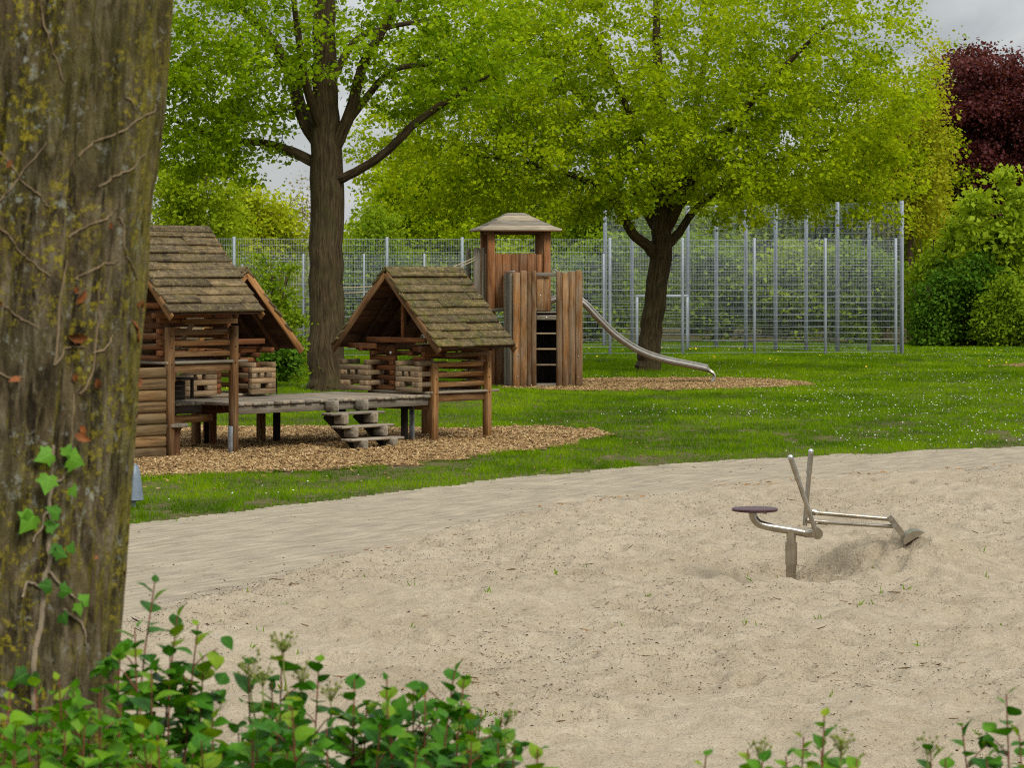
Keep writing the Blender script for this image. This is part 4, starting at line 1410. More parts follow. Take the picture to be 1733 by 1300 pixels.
bot = 3.7 + .5 * fbm(T[:, 0] * .9, T[:, 1] * .9, seed=88, octv=2) + .35 * np.clip(2 - np.abs(T[:, 0] - 4.3), 0, 2)
T = T[T[:, 2] > bot]
T = T[~((T[:, 2] > 10.6) & (np.random.default_rng(4).random(len(T)) < .72))]
make_tree('lime_tree', 'leaning lime tree with a wide bright yellow green crown behind the slide', 'tree', (t2(1096, 0)[0], Y2, 0), trunk, limbs, T, 41, .108, M['leaf_tree_lime'], M['bark'], 12, None, .18, .013, 3, .2)


def bg_tree(name, label, cat, uc, vt, vb, wpx, Y, mat, seed, n=150, nper=130, leaf=.16, trunk_r=.16, group=None, depth=None, inner=.3, spread=.42, vbase=None, barkm=None, lean=0, multi=1, tm=None, upb=.6, shoots=0):
    s = F / Y
    cx = (uc - UC) / s; zt = H - (vt - VH) / s; zb = H - (vb - VH) / s
    r = (wpx / 2 / s, (depth or wpx / 2 / s * .8), (zt - zb) / 2)
    c = (cx, Y, (zt + zb) / 2)
    if shoots:
        gg = np.random.default_rng(seed + 500); parts = []
        for k in range(shoots):
            ox, oy = gg.uniform(-.78, .78), gg.uniform(-.7, .7)
            tp = zb + (zt - zb) * (1 - .5 * gg.random() - .3 * abs(ox))
            if k == 0: tp = zt
            parts.append(ell(max(6, int(n * 1.1 / shoots)), (cx + ox * r[0], Y + oy * r[1], (tp + zb) / 2), (r[0] * gg.uniform(.14, .30), r[1] * gg.uniform(.25, .45), (tp - zb) / 2), .1, seed + k, .3))
        T = np.concatenate(parts)
    else:
        T = ell(n, c, r, inner, seed, .45)
    T = T[T[:, 2] > .15]
    g = random.Random(seed)
    bx0 = cx + lean
    zt_ = zt if not (shoots or trunk_r < .06) else zb + (zt - zb) * .55
    tr = ([(bx0, Y, -.1), (bx0 * .7 + cx * .3, Y, zb * .5 + zt * .5 - (zt - zb) * .35), (cx, Y, c[2]), (cx + g.uniform(-.3, .3), Y, zt_ - (zt - zb) * .12)], [trunk_r * 1.25, trunk_r, trunk_r * .7, .012])
    lm = []
    for k in range(multi):
        a = g.uniform(0, 6.28)
        z0 = max(.2, zb + (zt - zb) * g.uniform(.02, .3))
        lm.append(([(cx, Y, z0), (cx + math.cos(a) * r[0] * .3, Y + math.sin(a) * r[1] * .3, z0 + (zt - z0) * .35), (cx + math.cos(a) * r[0] * .6, Y + math.sin(a) * r[1] * .6, z0 + (zt - z0) * .7)], [trunk_r * .5, trunk_r * .35, .02]))
    return make_tree(name, label, cat, (bx0, Y, 0), tr, lm, T, nper, leaf, mat, barkm or M['bark_brown'], seed, group, spread, .014, 3, 0, tm, upb)


BG = 'trees behind the ball court'
bg_tree('young_tree', 'fresh green slender tree beside the ivy trunk, above the tall left playhouse roof', 'tree', 320, 150, 470, 170, 96, M['leaf_bg_fresh'], 31, 150, 95, .14, .07, BG, 2.2, .2, .30, shoots=7, multi=3, tm=M['pale_twig'])
bg_tree('bushy_tree', 'round yellow green tree seen left of the big straight trunk', 'tree', 435, 322, 520, 160, 122, M['leaf_bg_yellow'], 32, 170, 150, .15, .15, BG, multi=3)
bg_tree('bare_tree', 'thin almost leafless brown tree just left of the big straight trunk', 'tree', 515, 290, 520, 110, 126, M['leaf_bud'], 33, 230, 9, .12, .05, BG, multi=4, tm=M['pale_twig'])
bg_tree('broad_tree', 'broad pale green tree rising from the gap right of the big straight trunk', 'tree', 735, 225, 590, 300, 124, M['leaf_tree_lime'], 34, 420, 170, .16, .25, BG, multi=4)
bg_tree('bushy_tree', 'small dark fresh green tree at the left foot of the broad pale one', 'tree', 625, 362, 600, 120, 118, M['leaf_bg_green'], 35, 150, 140, .15, .12, BG, multi=3)
bg_tree('broad_tree', 'mid green tree directly behind the play tower roof', 'tree', 890, 280, 590, 240, 130, M['leaf_bg_green'], 36, 240, 150, .18, .22, BG, multi=3)
bg_tree('tall_tree', 'brown trunked tree between the play tower and the leaning tree', 'tree', 1022, 290, 500, 170, 119, M['leaf_bg_green'], 37, 110, 120, .17, .26, BG, multi=2)
bg_tree('tall_tree', 'brown trunked green tree hidden just right of the leaning trunk', 'tree', 1165, 260, 540, 230, 128, M['leaf_bg_fresh'], 38, 200, 140, .18, .22, BG, multi=3)
bg_tree('broad_tree', 'loose pale green tree showing through the middle of the tall mesh fence', 'tree', 1300, 280, 560, 220, 124, M['leaf_bg_fresh'], 39, 200, 120, .17, .2, BG, multi=3)
bg_tree('broad_tree', 'pale green tree behind the right end of the tall mesh fence', 'tree', 1440, 270, 570, 220, 122, M['leaf_bg_fresh'], 40, 220, 130, .17, .2, BG, multi=3)
bg_tree('ash_tree', 'tall feathery yellow ash tree standing left of the dark red tree', 'tree', 1540, 28, 420, 175, 117, M['leaf_ash'], 41, 330, 62, .14, .10, BG, 2.5, .15, .32, shoots=9, multi=5, tm=M['pale_twig'])
bg_tree('ash_tree', 'yellow green tree filling the gap under the feathery ash', 'tree', 1500, 170, 470, 230, 121, M['leaf_tree_lime'], 42, 260, 85, .15, .15, BG, 2.5, .2, .36, multi=4)
bg_tree('copper_beech', 'dark red leaved copper beech at the right edge', 'tree', 1682, 72, 480, 320, 124, M['leaf_copper'], 43, 540, 240, .15, .3, None, 3.0, .35, .36, multi=4)
bg_tree('bushy_tree', 'green tree top peeping over the dark red tree', 'tree', 1600, 82, 500, 170, 132, M['leaf_bg_fresh'], 44, 160, 120, .16, .2, BG, multi=3)

HG = 'shrubs of the border behind the lawn'
bg_tree('shrub', 'tall loose green shrub right beside the end of the mesh fence', 'shrub', 1578, 345, 590, 125, 111, M['leaf_bg_green'], 51, 190, 85, .17, .05, HG, 1.6, .2, .30, shoots=8, multi=6, tm=M['pale_twig'])
bg_tree('maple_shrub', 'light green maple like shrub in front of the dark red tree at the right edge', 'shrub', 1697, 240, 575, 165, 109, M['leaf_maple'], 52, 300, 62, .22, .06, HG, 1.8, .2, .28, shoots=15, multi=7, tm=M['pale_twig'])
bg_tree('shrub', 'low dark green shrub touching the lawn next to the mesh fence corner', 'shrub', 1572, 455, 592, 95, 107.5, M['leaf_hedge_dark'], 53, 150, 170, .12, .04, HG, 1.3, .25, .25, shoots=6, multi=5)
bg_tree('shrub', 'dense dark green shrub in the middle of the right border', 'shrub', 1640, 430, 592, 110, 108, M['leaf_hedge_dark'], 54, 190, 170, .13, .04, HG, 1.4, .25, .25, multi=5)
bg_tree('shrub', 'mid green ragged shrub low at the right edge of the lawn', 'shrub', 1710, 460, 592, 100, 106.5, M['leaf_bg_green'], 55, 190, 150, .13, .04, HG, 1.3, .25, .25, shoots=7, multi=5)
bg_tree('shrub', 'medium green shrub rising behind the dense dark one in the right border', 'shrub', 1632, 375, 570, 120, 110.5, M['leaf_maple'], 56, 190, 75, .19, .05, HG, 1.5, .2, .28, shoots=8, multi=6, tm=M['pale_twig'])
bg_tree('shrub', 'shrub behind the mesh fence, left of the leaning trunk', 'shrub', 1020, 395, 592, 140, 113, M['leaf_bg_green'], 57, 120, 85, .17, .04, HG, 1.5, .25, .3, multi=4)
bg_tree('shrub', 'shrub behind the mesh fence, right of the goal', 'shrub', 1215, 395, 592, 170, 114, M['leaf_bg_green'], 58, 160, 85, .17, .04, HG, 1.5, .25, .3, multi=4)
bg_tree('shrub', 'mid green shrub behind the middle of the tall mesh fence', 'shrub', 1345, 395, 592, 150, 113, M['leaf_bg_fresh'], 59, 150, 85, .17, .04, HG, 1.5, .25, .3, multi=4)
bg_tree('shrub', 'broad green shrub behind the right end of the tall mesh fence', 'shrub', 1465, 395, 592, 150, 112, M['leaf_bg_green'], 60, 150, 85, .17, .04, HG, 1.5, .25, .3, multi=4)
bg_tree('shrub', 'yellow green shrub behind the far fence, right of the mossy playhouse roof', 'shrub', 900, 440, 592, 170, 113, M['leaf_bg_fresh'], 61, 130, 120, .15, .04, HG, 1.5, .25, .3, multi=4)
bg_tree('upright_shrub', 'upright light green shrub behind the tall left playhouse roof', 'shrub', 458, 405, 640, 120, 57.5, M['leaf_bg_green'], 62, 170, 85, .065, .02, None, .7, .15, .10, shoots=12, multi=9, tm=M['pale_twig'], upb=.2)
bg_tree('low_plant', 'low dark glossy leaved plant at the foot of the upright shrub', 'shrub', 468, 588, 632, 70, 53, M['leaf_hedge_dark'], 63, 60, 60, .09, .012, None, .4, .1, .09, multi=4)

# far wood beyond everything
g = np.random.default_rng(70); n = 62000
X = g.uniform(-42, 42, n); Y = 140 + g.uniform(0, 16, n)
top = 4.4 + 1.4 * fbm(X * .18, Y * .1, seed=70, octv=3)
Z = g.uniform(0, 1, n) ** .8 * top
V, Fq = scatter(leaf_t, leaf_f, np.stack([X, Y, Z], 1), g.normal(size=(n, 3)), g.normal(size=(n, 3)), g.uniform(.25, .5, n))
tag(mesh_np('distant_wood', V, Fq, M['leaf_bg_fresh'], rnd=np.repeat(g.random(n), 4)), kind='stuff')

# ------------------------------------------------------------------ near trunk with ivy
Y0 = 6.0; s0 = F / Y0
tv = np.array([-900, -300, 0, 200, 400, 600, 800, 1000, 1170, 1400, 1560]); tu = np.array([360, 325, 300, 283, 262, 246, 230, 214, 200, 192, 200])
tz = H - (tv - VH) / s0; tR = np.array([.27, .29, .305, .315, .32, .325, .33, .34, .35, .38, .46]); tX = (tu - UC) / s0 - tR
order = np.argsort(tz)
def tc(z): return np.interp(z, tz[order], tX[order])
def tr_(z): return np.interp(z, tz[order], tR[order])


def trunk_disp(th, z):
    # vertical ridges, furrows and slow swelling of the bark
    x = np.cos(th); y = np.sin(th)
    sw = .018 * fbm(x * 1.2, y * 1.2, z * .7, seed=201, octv=3)
    rd = fbm(x * 9 + .25 * vnoise(x * 3, y * 3, z * 2, seed=205), y * 9, z * 1.5, seed=202, octv=3)
    fi = fbm(x * 26, y * 26, z * 5, seed=203, octv=3)
    return sw + .012 * rd - .013 * np.abs(rd) + .007 * fi - .009 * np.abs(fi)


nt, nzv = 560, 620
TH, ZZ = np.meshgrid(np.linspace(0, 2 * math.pi, nt, endpoint=False), np.linspace(.9, 5.2, nzv))
RR = tr_(ZZ) + trunk_disp(TH, ZZ)
Xv = tc(ZZ) + RR * np.cos(TH); Yv = Y0 + RR * np.sin(TH)
idx = np.arange(nt * nzv).reshape(nzv, nt)
Q = np.stack([idx[:-1], np.roll(idx[:-1], -1, 1), np.roll(idx[1:], -1, 1), idx[1:]], -1).reshape(-1, 4)


def trunk_mat():
    t = NT('ivy_trunk_bark')
    P = t.coords()
    Ps = t.scale(P, (1, 1, .26))
    n1 = t.noise(Ps, 34, 6, .68, .5); n2 = t.noise(P, 5, 5, .65); n3 = t.noise(P, 75, 4, .7)
    col = t.ramp(n1, [(.38, (.024, .017, .009)), (.5, (.092, .070, .040)), (.61, (.20, .165, .105))])
    col = t.mix(t.ramp(n2, [(.38, (0, 0, 0)), (.62, (.85, .85, .85))]), col, t.ramp(n1, [(.36, (.030, .022, .010)), (.6, (.12, .088, .04))]))
    cr = t.ramp(t.noise(t.scale(P, (1, 1, .17)), 26, 6, .72, .5), [(.38, (1, 1, 1)), (.445, (0, 0, 0))])
    col = t.mix(t.math('MULTIPLY', cr, .9), col, (.018, .013, .008))
    # green algae film
    al = t.ramp(t.noise(P, 3.1, 4, .6), [(.46, (0, 0, 0)), (.66, (.45, .45, .45))])
    col = t.mix(al, col, (.085, .08, .018))
    # yellow lichen colonies
    ln = t.math('MULTIPLY', t.ramp(t.noise(P, 52, 6, .75), [(.52, (0, 0, 0)), (.56, (1, 1, 1))]), t.ramp(t.noise(t.scale(P, (1, 1, .55)), 5.5, 4, .62), [(.44, (0, 0, 0)), (.56, (1, 1, 1))]))
    col = t.mix(t.math('MULTIPLY', ln, .8), col, t.mix(n3, (.20, .165, .010), (.40, .33, .03)))
    # grey lichen flecks
    gl_ = t.math('MULTIPLY', t.ramp(t.noise(P, 40, 4, .7), [(.57, (0, 0, 0)), (.62, (1, 1, 1))]), t.ramp(t.noise(P, 7.5, 3, .6), [(.46, (0, 0, 0)), (.6, (1, 1, 1))]))
    col = t.mix(t.math('MULTIPLY', gl_, .7), col, (.30, .31, .25))
    # bands of moss facing the open side (+x)
    N_ = t.n('ShaderNodeNewGeometry').outputs['Normal']
    sx = t.n('ShaderNodeSeparateXYZ'); t.l(N_, sx.inputs[0])
    mo = t.math('MULTIPLY', t.ramp(t.math('ADD', sx.outputs[0], t.math('MULTIPLY', t.math('SUBTRACT', t.noise(P, 9, 5, .7), .5), 1.1)), [(.78, (0, 0, 0)), (.92, (1, 1, 1))]), t.ramp(t.noise(P, 2.6, 3, .6), [(.38, (.25, .25, .25)), (.6, (1, 1, 1))]))
    col = t.mix(t.math('MULTIPLY', mo, .6), col, t.mix(t.ramp(n3, [(.35, (0, 0, 0)), (.65, (1, 1, 1))]), (.085, .075, .012), (.30, .25, .02)))
    b1 = t.bump(n1, .75, .02); b2 = t.bump(n3, .5, .006, b1); b3 = t.bump(ln, .6, .004, b2)
    t.bsdf(col, .9, 0, .15, b3)
    return t.m


nt_root = thing('ivy_trunk_tree', 'thick grey brown lichen covered trunk filling the left edge', 'tree', (float(tc(1.2)), Y0, 1.2))
M['ivy_trunk'] = trunk_mat()
mesh_np('trunk', np.stack([Xv, Yv, ZZ], -1).reshape(-1, 3), Q, M['ivy_trunk'], nt_root, smooth=True)
# limbs and crown far above the frame
lm = MB(210)
top0 = np.array([float(tc(5.1)), Y0, 5.1])
ends = []
for k in range(5):
    a = k * 1.3 + .4
    e = top0 + np.array([math.cos(a) * 2.4, math.sin(a) * 2.0, 2.6 + .4 * k])
    ends.append(e)
    lm.tube(catmull([top0 + np.array([0, 0, -.25]), top0 + np.array([math.cos(a) * .5, math.sin(a) * .5, .8]), e], 6), list(np.linspace(.17, .03, 13)), 10)
lm.build('branches', M['bark_brown'], nt_root, True)
g = np.random.default_rng(71)
LP = np.concatenate([e + g.normal(0, .75, (2200, 3)) for e in ends]); LP = LP[LP[:, 2] > 5.6]
n = len(LP)
V, Fq = scatter(leaf_t, leaf_f, LP, g.normal(size=(n, 3)), g.normal(size=(n, 3)) + [0, 0, .6], g.uniform(.06, .12, n))
mesh_np('crown', V, Fq, M['leaf_tree_dark'], nt_root, np.repeat(g.random(n), 4))


def on_trunk(u, v, lift=.0):
    """point of the bark under a pixel"""
    Y = Y0 - .3
    for _ in range(4):
        p = pt(u, v, Y); z = p[2]
        R = float(tr_(z)); dx = p[0] - float(tc(z))
        c = np.clip(dx / R, -.985, .985); th = -math.acos(c)
        rr = R + float(trunk_disp(np.array([th]), np.array([z]))[0]) + lift
        Y = Y0 + rr * math.sin(th)
    return np.array([float(tc(z)) + rr * math.cos(th), Y, z]), np.array([math.cos(th), math.sin(th), 0.0])


def vine(mb, px, r0, r1, lift=.004):
    # walk the pixels densely so the stem hugs the bark
    P = []
    for i in range(len(px) - 1):
        for k in range(8):
            t = k / 8
            P.append((px[i][0] * (1 - t) + px[i + 1][0] * t, px[i][1] * (1 - t) + px[i + 1][1] * t))
    P.append(px[-1])
    P = [(a + 2.2 * math.sin(i * .53 + px[0][0]) + random.uniform(-.8, .8), b + 2.0 * math.cos(i * .41 + px[0][1]) + random.uniform(-.8, .8)) for i, (a, b) in enumerate(P)]
    pts = [on_trunk(a, b, lift)[0] for a, b in P]
    mb.tube(pts, list(np.linspace(r0, r1, len(pts))), 7)


ivy = thing('ivy', 'climbing ivy with bare stems and a string of fresh green leaves on the near trunk', 'ivy', tuple(on_trunk(60, 1180)[0]))
mb = MB(220)
for px in ([(68, -20), (80, 40), (95, 90), (115, 140)], [(-20, 235), (30, 290), (65, 325), (100, 350)], [(145, 265), (180, 235), (220, 218), (262, 192), (278, 176)], [(175, 315), (200, 300), (230, 283), (256, 262)], [(130, 405), (158, 378), (190, 372), (212, 345)],
           [(-20, 370), (20, 400), (55, 435), (95, 470)], [(-20, 500), (30, 525), (70, 558)], [(140, 475), (165, 455), (190, 447), (208, 440)], [(213, 365), (215, 410), (228, 445), (246, 474)], [(95, 615), (125, 592), (150, 585)], [(150, 668), (170, 610), (176, 540), (178, 480)],
           [(-20, 620), (25, 640), (45, 640)], [(140, 265), (135, 300)], [(95, 620), (110, 500), (120, 440)], [(165, 600), (185, 590), (205, 568)], [(220, 165), (236, 184)], [(125, 790), (127, 720), (142, 650)], [(0, 340), (40, 300), (82, 240)]):
    vine(mb, px, .0026, .0013, .0015)
mb.build('bare_stem', M['vine_stem'], ivy, True)
mb = MB(221)
vine(mb, [(52, 1200), (60, 1100), (75, 1010), (86, 950), (94, 900), (95, 860), (97, 810), (95, 755)], .0062, .0035)
vine(mb, [(100, 820), (112, 806), (122, 794)], .003, .002)
vine(mb, [(97, 860), (80, 880), (62, 915)], .003, .002)
vine(mb, [(85, 960), (110, 1000), (130, 1012)], .003, .002)
vine(mb, [(110, 1030), (135, 1055), (150, 1090)], .003, .002)
vine(mb, [(75, 1000), (50, 985), (36, 1010)], .003, .002)
mb.build('leafy_stem', M['vine_pale'], ivy, True)
ivo = np.array([(.08, 0), (-.06, .2), (.0, .45), (.2, .43), (.36, .62), (.5, .36), (.75, .2), (1.05, 0.0), (.75, -.2), (.5, -.36), (.36, -.62), (.2, -.43), (.0, -.45), (-.06, -.2)])
ivt = np.concatenate([[(0.3, 0, .05)], np.stack([ivo[:, 0], ivo[:, 1], 0.05 - .55 * np.abs(ivo[:, 1]) ** 1.6 - .3 * np.clip(ivo[:, 0] - .5, 0, 1)], 1)])
ivf = np.array([(0, 1 + k, 1 + (k + 1) % 14) for k in range(14)])
spots = [(70, 775, 54, 200, .9), (128, 782, 62, 340, .95), (113, 758, 40, 60, .8), (70, 826, 56, 250, .9), (118, 836, 38, 300, .85), (77, 862, 46, 150, .5), (40, 892, 66, 230, .95), (44, 868, 40, 100, .8), (90, 888, 40, 10, .55), (96, 938, 44, 330, .3), (84, 932, 36, 200, .3), (112, 922, 34, 70, .45), (64, 990, 44, 170, .15), (102, 1000, 42, 350, .35), (134, 1010, 40, 30, .8), (120, 1036, 40, 280, .9), (98, 1052, 42, 300, .1), (18, 1150, 54, 210, .1), (48, 1158, 46, 300, .08)]
P = []; Xd = []; Zd = []; Sc = []; Rn = []
for (u, v, sz, ang, rn) in spots:
    p, nv = on_trunk(u, v, .018)
    tx = np.array([-nv[1], nv[0], 0]); a = math.radians(ang)
    if tx[0] < 0: tx = -tx
    P.append(p - (tx * math.cos(a) + np.array([0, 0, 1]) * math.sin(a)) * sz / 833 * .4 + nv * .01); Xd.append(tx * math.cos(a) + np.array([0, 0, math.sin(a)]) + nv * random.uniform(-.1, .35)); Zd.append(nv + np.array([random.uniform(-.3, .3), 0, random.uniform(0, .5)])); Sc.append(sz / 1420); Rn.append(rn * .85)
V, Fq = scatter(ivt, ivf, np.array(P), np.array(Xd), np.array(Zd), np.array(Sc))
gcv = np.tile(np.concatenate([[(0.3, 0, 0)], np.stack([ivo[:, 0], ivo[:, 1], 0 * ivo[:, 0]], 1)]), (len(P), 1))
mesh_np('leaves', V, Fq, M['ivy_leaf'], ivy, np.repeat(Rn, 15), gcv)
# dried brown leaves caught on the stems
ds = [(142, 515, 40), (150, 572, 48), (140, 585, 36), (165, 640, 34), (222, 540, 40), (240, 515, 34), (247, 505, 30), (232, 560, 34), (240, 640, 26), (132, 735, 40), (140, 720, 30), (130, 632, 26), (38, 640, 30), (8, 512, 26), (185, 376, 26), (20, 270, 22), (246, 700, 26), (240, 980, 24), (158, 940, 22), (134, 490, 30)]
P = []; Xd = []; Zd = []; Sc = []
for (u, v, sz) in ds:
    p, nv = on_trunk(u, v, .012)
    P.append(p); Xd.append(rdir(1)[0] + np.array([0, 0, -.5])); Zd.append(nv + .6 * rdir(1)[0]); Sc.append(sz / 1150)
dlt = np.array([(0, 0, 0), (.3, .28, .12), (.7, .2, .18), (1, 0, -.05), (.65, -.22, .2), (.3, -.25, .1), (.45, 0, -.02)])
dlf = np.array([(6, 0, 1), (6, 1, 2), (6, 2, 3), (6, 3, 4), (6, 4, 5), (6, 5, 0)])
V, Fq = scatter(dlt, dlf, np.array(P), np.array(Xd), np.array(Zd), np.array(Sc))
mesh_np('dry_leaves', V, Fq, M['dry_leaf'], ivy)

# ------------------------------------------------------------------ bushes in front of the camera's bank
rows_t = np.linspace(0, 1, 8)
wprof = np.array([.03, .31, .44, .46, .40, .28, .13, .0])
lt = []; lgc = []
for t, w in zip(rows_t, wprof):
    for c in (-1, -.5, 0, .5, 1):
        y = c * w
        lt.append((t, y, .20 * abs(y) ** 1.1 * 1.2 - .28 * (t - .25) ** 2 + .05)); lgc.append((t, y, 0))
lt = np.array(lt); lgc = np.array(lgc)
lf = np.array([(i * 5 + j, i * 5 + j + 1, (i + 1) * 5 + j + 1, (i + 1) * 5 + j) for i in range(7) for j in range(4)])


def bush(name, label, shoots, seed, mat, buds=(), sz=1.0, young=.12):
    g = np.random.default_rng(seed)
    b0 = np.mean([pt(s_[2], 0, s_[3])[0] for s_ in shoots]); y0 = np.mean([s_[3] for s_ in shoots])
    root = thing(name, label, 'bush', (b0, y0, float(gz(b0, y0))), 'bushes at the foot of the picture')
    stem = MB(seed); P = []; X = []; Z = []; Sc = []; Rn = []; bud = MB(seed + 1)
    for (u, v, ub, Y) in shoots:
        top = pt(u, v, Y); bx = pt(ub, 0, Y + g.normal(0, .04))[0]
        bot = np.array([bx, Y + g.normal(0, .06), float(gz(bx, Y)) - .03])
        mid = (top + bot) / 2 + np.array([(bx - top[0]) * .12 + g.normal(0, .02), g.normal(0, .02), .02])
        ts = np.linspace(0, 1, 9)[:, None]
        path = (1 - ts) ** 2 * bot + 2 * ts * (1 - ts) * mid + ts ** 2 * top
        stem.tube(path, list(np.linspace(.0034, .0013, 9)), 7)
        L = np.linalg.norm(top - bot)
        nl = int(L / .019)
        ph = g.uniform(0, 6.28)
        for k in range(nl):
            t = 1 - (k * .019 + .002) / L
            if t < .12: break
            p = (1 - t) ** 2 * bot + 2 * t * (1 - t) * mid + t ** 2 * top
            ax = nrm(2 * (1 - t) * (mid - bot) + 2 * t * (top - mid))
            a = ph + k * 2.4 + g.normal(0, .3)
            o = np.array([math.cos(a), math.sin(a), 0]); o = nrm(o - ax * np.dot(o, ax))
            age = min(1, k / 6)
            el = .95 - .75 * age + g.normal(0, .22)
            dirn = nrm(o * math.cos(el) + ax * math.sin(el))
            P.append(p + o * .004); X.append(dirn + np.array([0, 0, -.12 * age])); Z.append(nrm(ax * math.cos(el) - o * math.sin(el)) + g.normal(0, .22, 3))
            Sc.append(sz * (.019 + .026 * min(1, (k + .6) / 4)) * g.uniform(.65, 1.25))
            Rn.append(np.clip((.93 + g.normal(0, .06)) if (k < 4 and g.random() < young * 2.6) else g.normal(.42, .26), 0, 1))
            if k > 3 and g.random() < .32:      # a small side shoot with a few leaves
                e = p + (o * .7 + ax * .6) * g.uniform(.03, .07)
                stem.tube([p, (p + e) / 2 + np.array([0, 0, .004]), e], [.0016, .0013, .001], 5)
                for q in range(4):
                    P.append(e + g.normal(0, .006, 3)); X.append(nrm(o + g.normal(0, .7, 3))); Z.append(np.array([0, -.25, 1]) + g.normal(0, .35, 3)); Sc.append(sz * g.uniform(.022, .042)); Rn.append(np.clip(g.normal(.6, .25), 0, 1))
    for (u, v, Y, n) in buds:
        c = pt(u, v, Y)
        bud = MB(seed + n)
        base = c + np.array([0, 0, -.06])
        bud.tube([base + np.array([.01, .01, -.06]), base, c + np.array([0, 0, -.025])], [.0018, .0015, .0012], 5)
        for k in range(n):
            a = g.uniform(0, 6.28); r = .024 * math.sqrt(g.random())
            e = c + np.array([math.cos(a) * r, math.sin(a) * r, .008 * g.normal()])
            bud.tube([c + np.array([0, 0, -.025]), e], [.0007, .0006], 3, caps=False)
            bud.ball(e, g.uniform(.0022, .0036), 6)
        bud.build('flower_cluster', M['bud'], root, True)
    stem.build('stems', M['red_stem'], root, True)
    n = len(P)
    V, Fq = scatter(lt, lf, np.array(P), np.array(X), np.array(Z), np.array(Sc), np.array(Sc) * g.uniform(.85, 1.15, n))
    mesh_np('foliage', V, Fq, mat, root, np.repeat(Rn, len(lt)), np.tile(lgc, (n, 1)), smooth=True)
    return root


def fill(n, u0, u1, v0, v1, Y0_, Y1_, seed):
    g = random.Random(seed); o = []
    for _ in range(n):
        u = g.uniform(u0, u1); o.append((u, g.uniform(v0, v1), u + g.uniform(-45, 45), g.uniform(Y0_, Y1_)))
    return o


bush('leafy_bush', 'light green bush with upright red stems in front of the thick near trunk',
     [(18, 1165, 30, 4.9), (60, 1160, 70, 5.0), (100, 1150, 120, 4.9), (125, 1165, 150, 5.0), (168, 1172, 170, 4.9), (205, 1190, 200, 5.0)] + fill(30, -60, 330, 1185, 1290, 4.7, 5.3, 1), 301, M['bush_leaf_light'])
bush('leafy_bush', 'tall deep green shoots standing just right of the thick near trunk',
     [(262, 985, 225, 5.3), (300, 1043, 235, 5.35), (335, 1058, 265, 5.3), (228, 1062, 228, 5.2), (205, 1085, 215, 5.3), (288, 1110, 270, 5.3), (345, 1120, 310, 5.3)] + fill(14, 190, 470, 1130, 1270, 5.0, 5.5, 2), 302, M['bush_leaf'])
bush('leafy_bush', 'spreading green bush with flat pale flower bud clusters left of the bottom centre',
     [(478, 1085, 480, 5.4), (420, 1125, 420, 5.4), (540, 1120, 540, 5.3), (600, 1150, 590, 5.2), (655, 1150, 640, 5.2), (700, 1170, 690, 5.2), (770, 1135, 690, 5.2), (785, 1150, 720, 5.2), (720, 1175, 700, 5.1), (815, 1205, 770, 5.2), (850, 1215, 790, 5.3), (870, 1262, 830, 5.0), (910, 1268, 880, 5.0)] + fill(46, 330, 860, 1190, 1295, 4.8, 5.5, 3),
     303, M['bush_leaf'], [(480, 1082, 5.35, 26), (425, 1125, 5.4, 24), (445, 1140, 5.3, 22), (510, 1135, 5.4, 24), (560, 1165, 5.3, 22), (735, 1200, 5.3, 18), (855, 1205, 5.3, 16)])
bush('leafy_bush', 'small rounded bush tip at the bottom right of centre',
     [(1395, 1212, 1380, 5.0), (1360, 1248, 1350, 5.0), (1425, 1262, 1400, 5.0), (1265, 1268, 1290, 5.1), (1195, 1280, 1230, 5.1), (1330, 1280, 1330, 5.0), (1450, 1285, 1430, 5.0), (1390, 1270, 1385, 4.9), (1290, 1290, 1300, 5.0)], 304, M['bush_leaf_light'], [(1285, 1262, 5.1, 18), (1422, 1248, 5.0, 18)])
bush('leafy_bush', 'slender dark leaved shoots in the bottom right corner',
     [(1703, 1175, 1680, 5.2), (1628, 1228, 1650, 5.2), (1600, 1285, 1620, 5.1), (1725, 1245, 1740, 5.1), (1670, 1285, 1680, 5.1), (1575, 1270, 1600, 5.2)], 305, M['bush_leaf'], [(1570, 1255, 5.2, 12)])

# ------------------------------------------------------------------ sky and light
EL, AZ = math.radians(44), math.radians(148)     # sun high, behind the camera to the right
w = bpy.data.worlds.new('World'); S.world = w; w.use_nodes = True
nt_ = w.node_tree; nt_.nodes.clear()
out = nt_.nodes.new('ShaderNodeOutputWorld'); bg = nt_.nodes.new('ShaderNodeBackground')
sky = nt_.nodes.new('ShaderNodeTexSky'); sky.sky_type = 'NISHITA'; sky.sun_disc = False; sky.sun_elevation = EL; sky.sun_rotation = AZ
tcn = nt_.nodes.new('ShaderNodeTexCoord')
mp = nt_.nodes.new('ShaderNodeMapping'); mp.inputs['Scale'].default_value = (1, 1, 2.6); nt_.links.new(tcn.outputs['Generated'], mp.inputs['Vector'])
nz = nt_.nodes.new('ShaderNodeTexNoise'); nz.inputs['Scale'].default_value = 11; nz.inputs['Detail'].default_value = 6; nz.inputs['Roughness'].default_value = .5; nz.inputs['Distortion'].default_value = .4
nt_.links.new(mp.outputs[0], nz.inputs['Vector'])
rp_ = nt_.nodes.new('ShaderNodeValToRGB'); e = rp_.color_ramp.elements
e[0].position = .38; e[0].color = (3.7, 3.95, 4.2, 1); e[1].position = .62; e[1].color = (6.4, 6.55, 6.6, 1)
nt_.links.new(nz.outputs['Fac'], rp_.inputs[0])
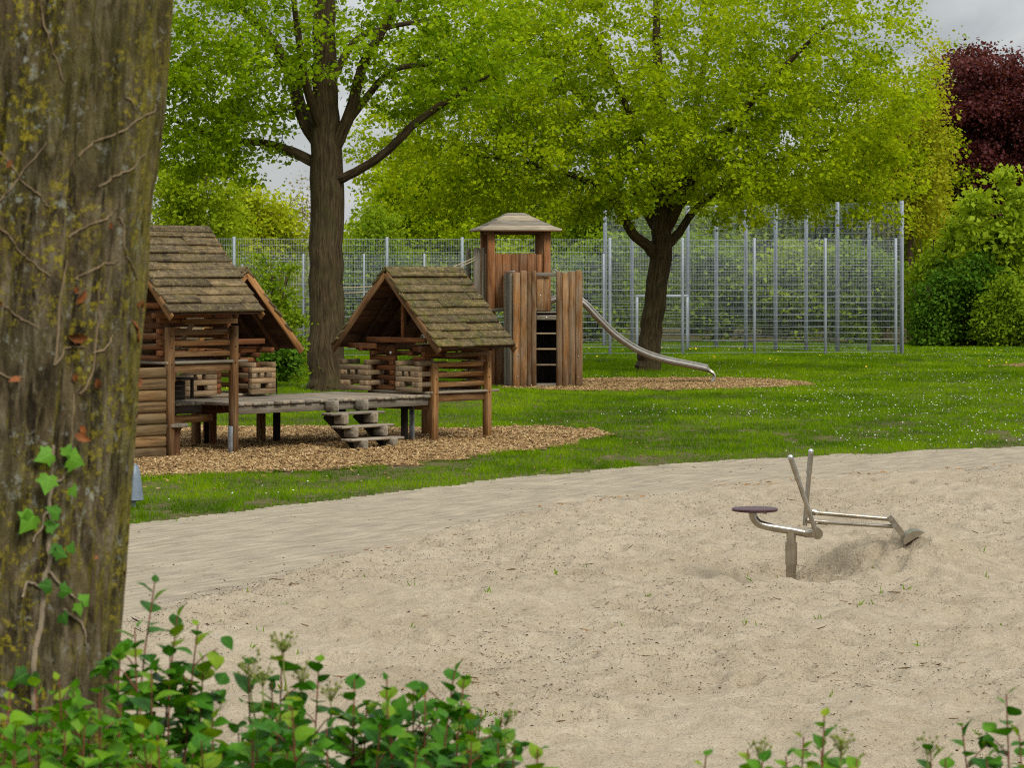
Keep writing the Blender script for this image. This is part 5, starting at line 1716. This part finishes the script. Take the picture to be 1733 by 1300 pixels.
# overcast: the cloud deck is brighter overhead than at the horizon
sep = nt_.nodes.new('ShaderNodeSeparateXYZ'); nt_.links.new(tcn.outputs['Generated'], sep.inputs[0])
mr = nt_.nodes.new('ShaderNodeMapRange'); mr.inputs['From Min'].default_value = .1; mr.inputs['From Max'].default_value = .9; mr.inputs['To Min'].default_value = 1.0; mr.inputs['To Max'].default_value = 2.9
nt_.links.new(sep.outputs[2], mr.inputs['Value'])
vm = nt_.nodes.new('ShaderNodeVectorMath'); vm.operation = 'SCALE'; nt_.links.new(rp_.outputs[0], vm.inputs[0]); nt_.links.new(mr.outputs[0], vm.inputs['Scale'])
mx = nt_.nodes.new('ShaderNodeMix'); mx.data_type = 'RGBA'; mx.inputs[0].default_value = .9
nt_.links.new(sky.outputs[0], mx.inputs[6]); nt_.links.new(vm.outputs[0], mx.inputs[7])
nt_.links.new(mx.outputs[2], bg.inputs['Color']); bg.inputs['Strength'].default_value = .062
nt_.links.new(bg.outputs[0], out.inputs[0])
sl_ = bpy.data.lights.new('sun', 'SUN'); sl_.energy = 1.5; sl_.angle = math.radians(22); sl_.color = (1, .95, .87)
so = bpy.data.objects.new('sun', sl_); C.objects.link(so)
dv = Vector((math.sin(AZ) * math.cos(EL), math.cos(AZ) * math.cos(EL), math.sin(EL)))
so.rotation_euler = dv.to_track_quat('Z', 'Y').to_euler()
so.location = (0, 0, 40)

S.view_settings.view_transform = 'Standard'; S.view_settings.look = 'None'; S.view_settings.exposure = 0.72; S.view_settings.gamma = 1
S.view_settings.use_curve_mapping = False

cam = bpy.data.cameras.new('camera'); co = bpy.data.objects.new('camera', cam); C.objects.link(co)
co.location = (0, 0, H); co.rotation_euler = (math.pi / 2, 0, 0)
cam.sensor_width = 36; cam.lens = 36 * F / 1733; cam.shift_y = -(650 - VH) / 1733
cam.clip_start = .1; cam.clip_end = 4000
cam.dof.use_dof = True; cam.dof.focus_distance = 42; cam.dof.aperture_fstop = 19
S.camera = co
S.render.engine = 'CYCLES'
S.cycles.max_bounces = 6; S.cycles.diffuse_bounces = 3; S.cycles.transmission_bounces = 4
S.cycles.use_denoising = False
S.cycles.pixel_filter_type = 'BLACKMAN_HARRIS'; S.cycles.filter_width = 1.15
S.cycles.sample_clamp_indirect = 6
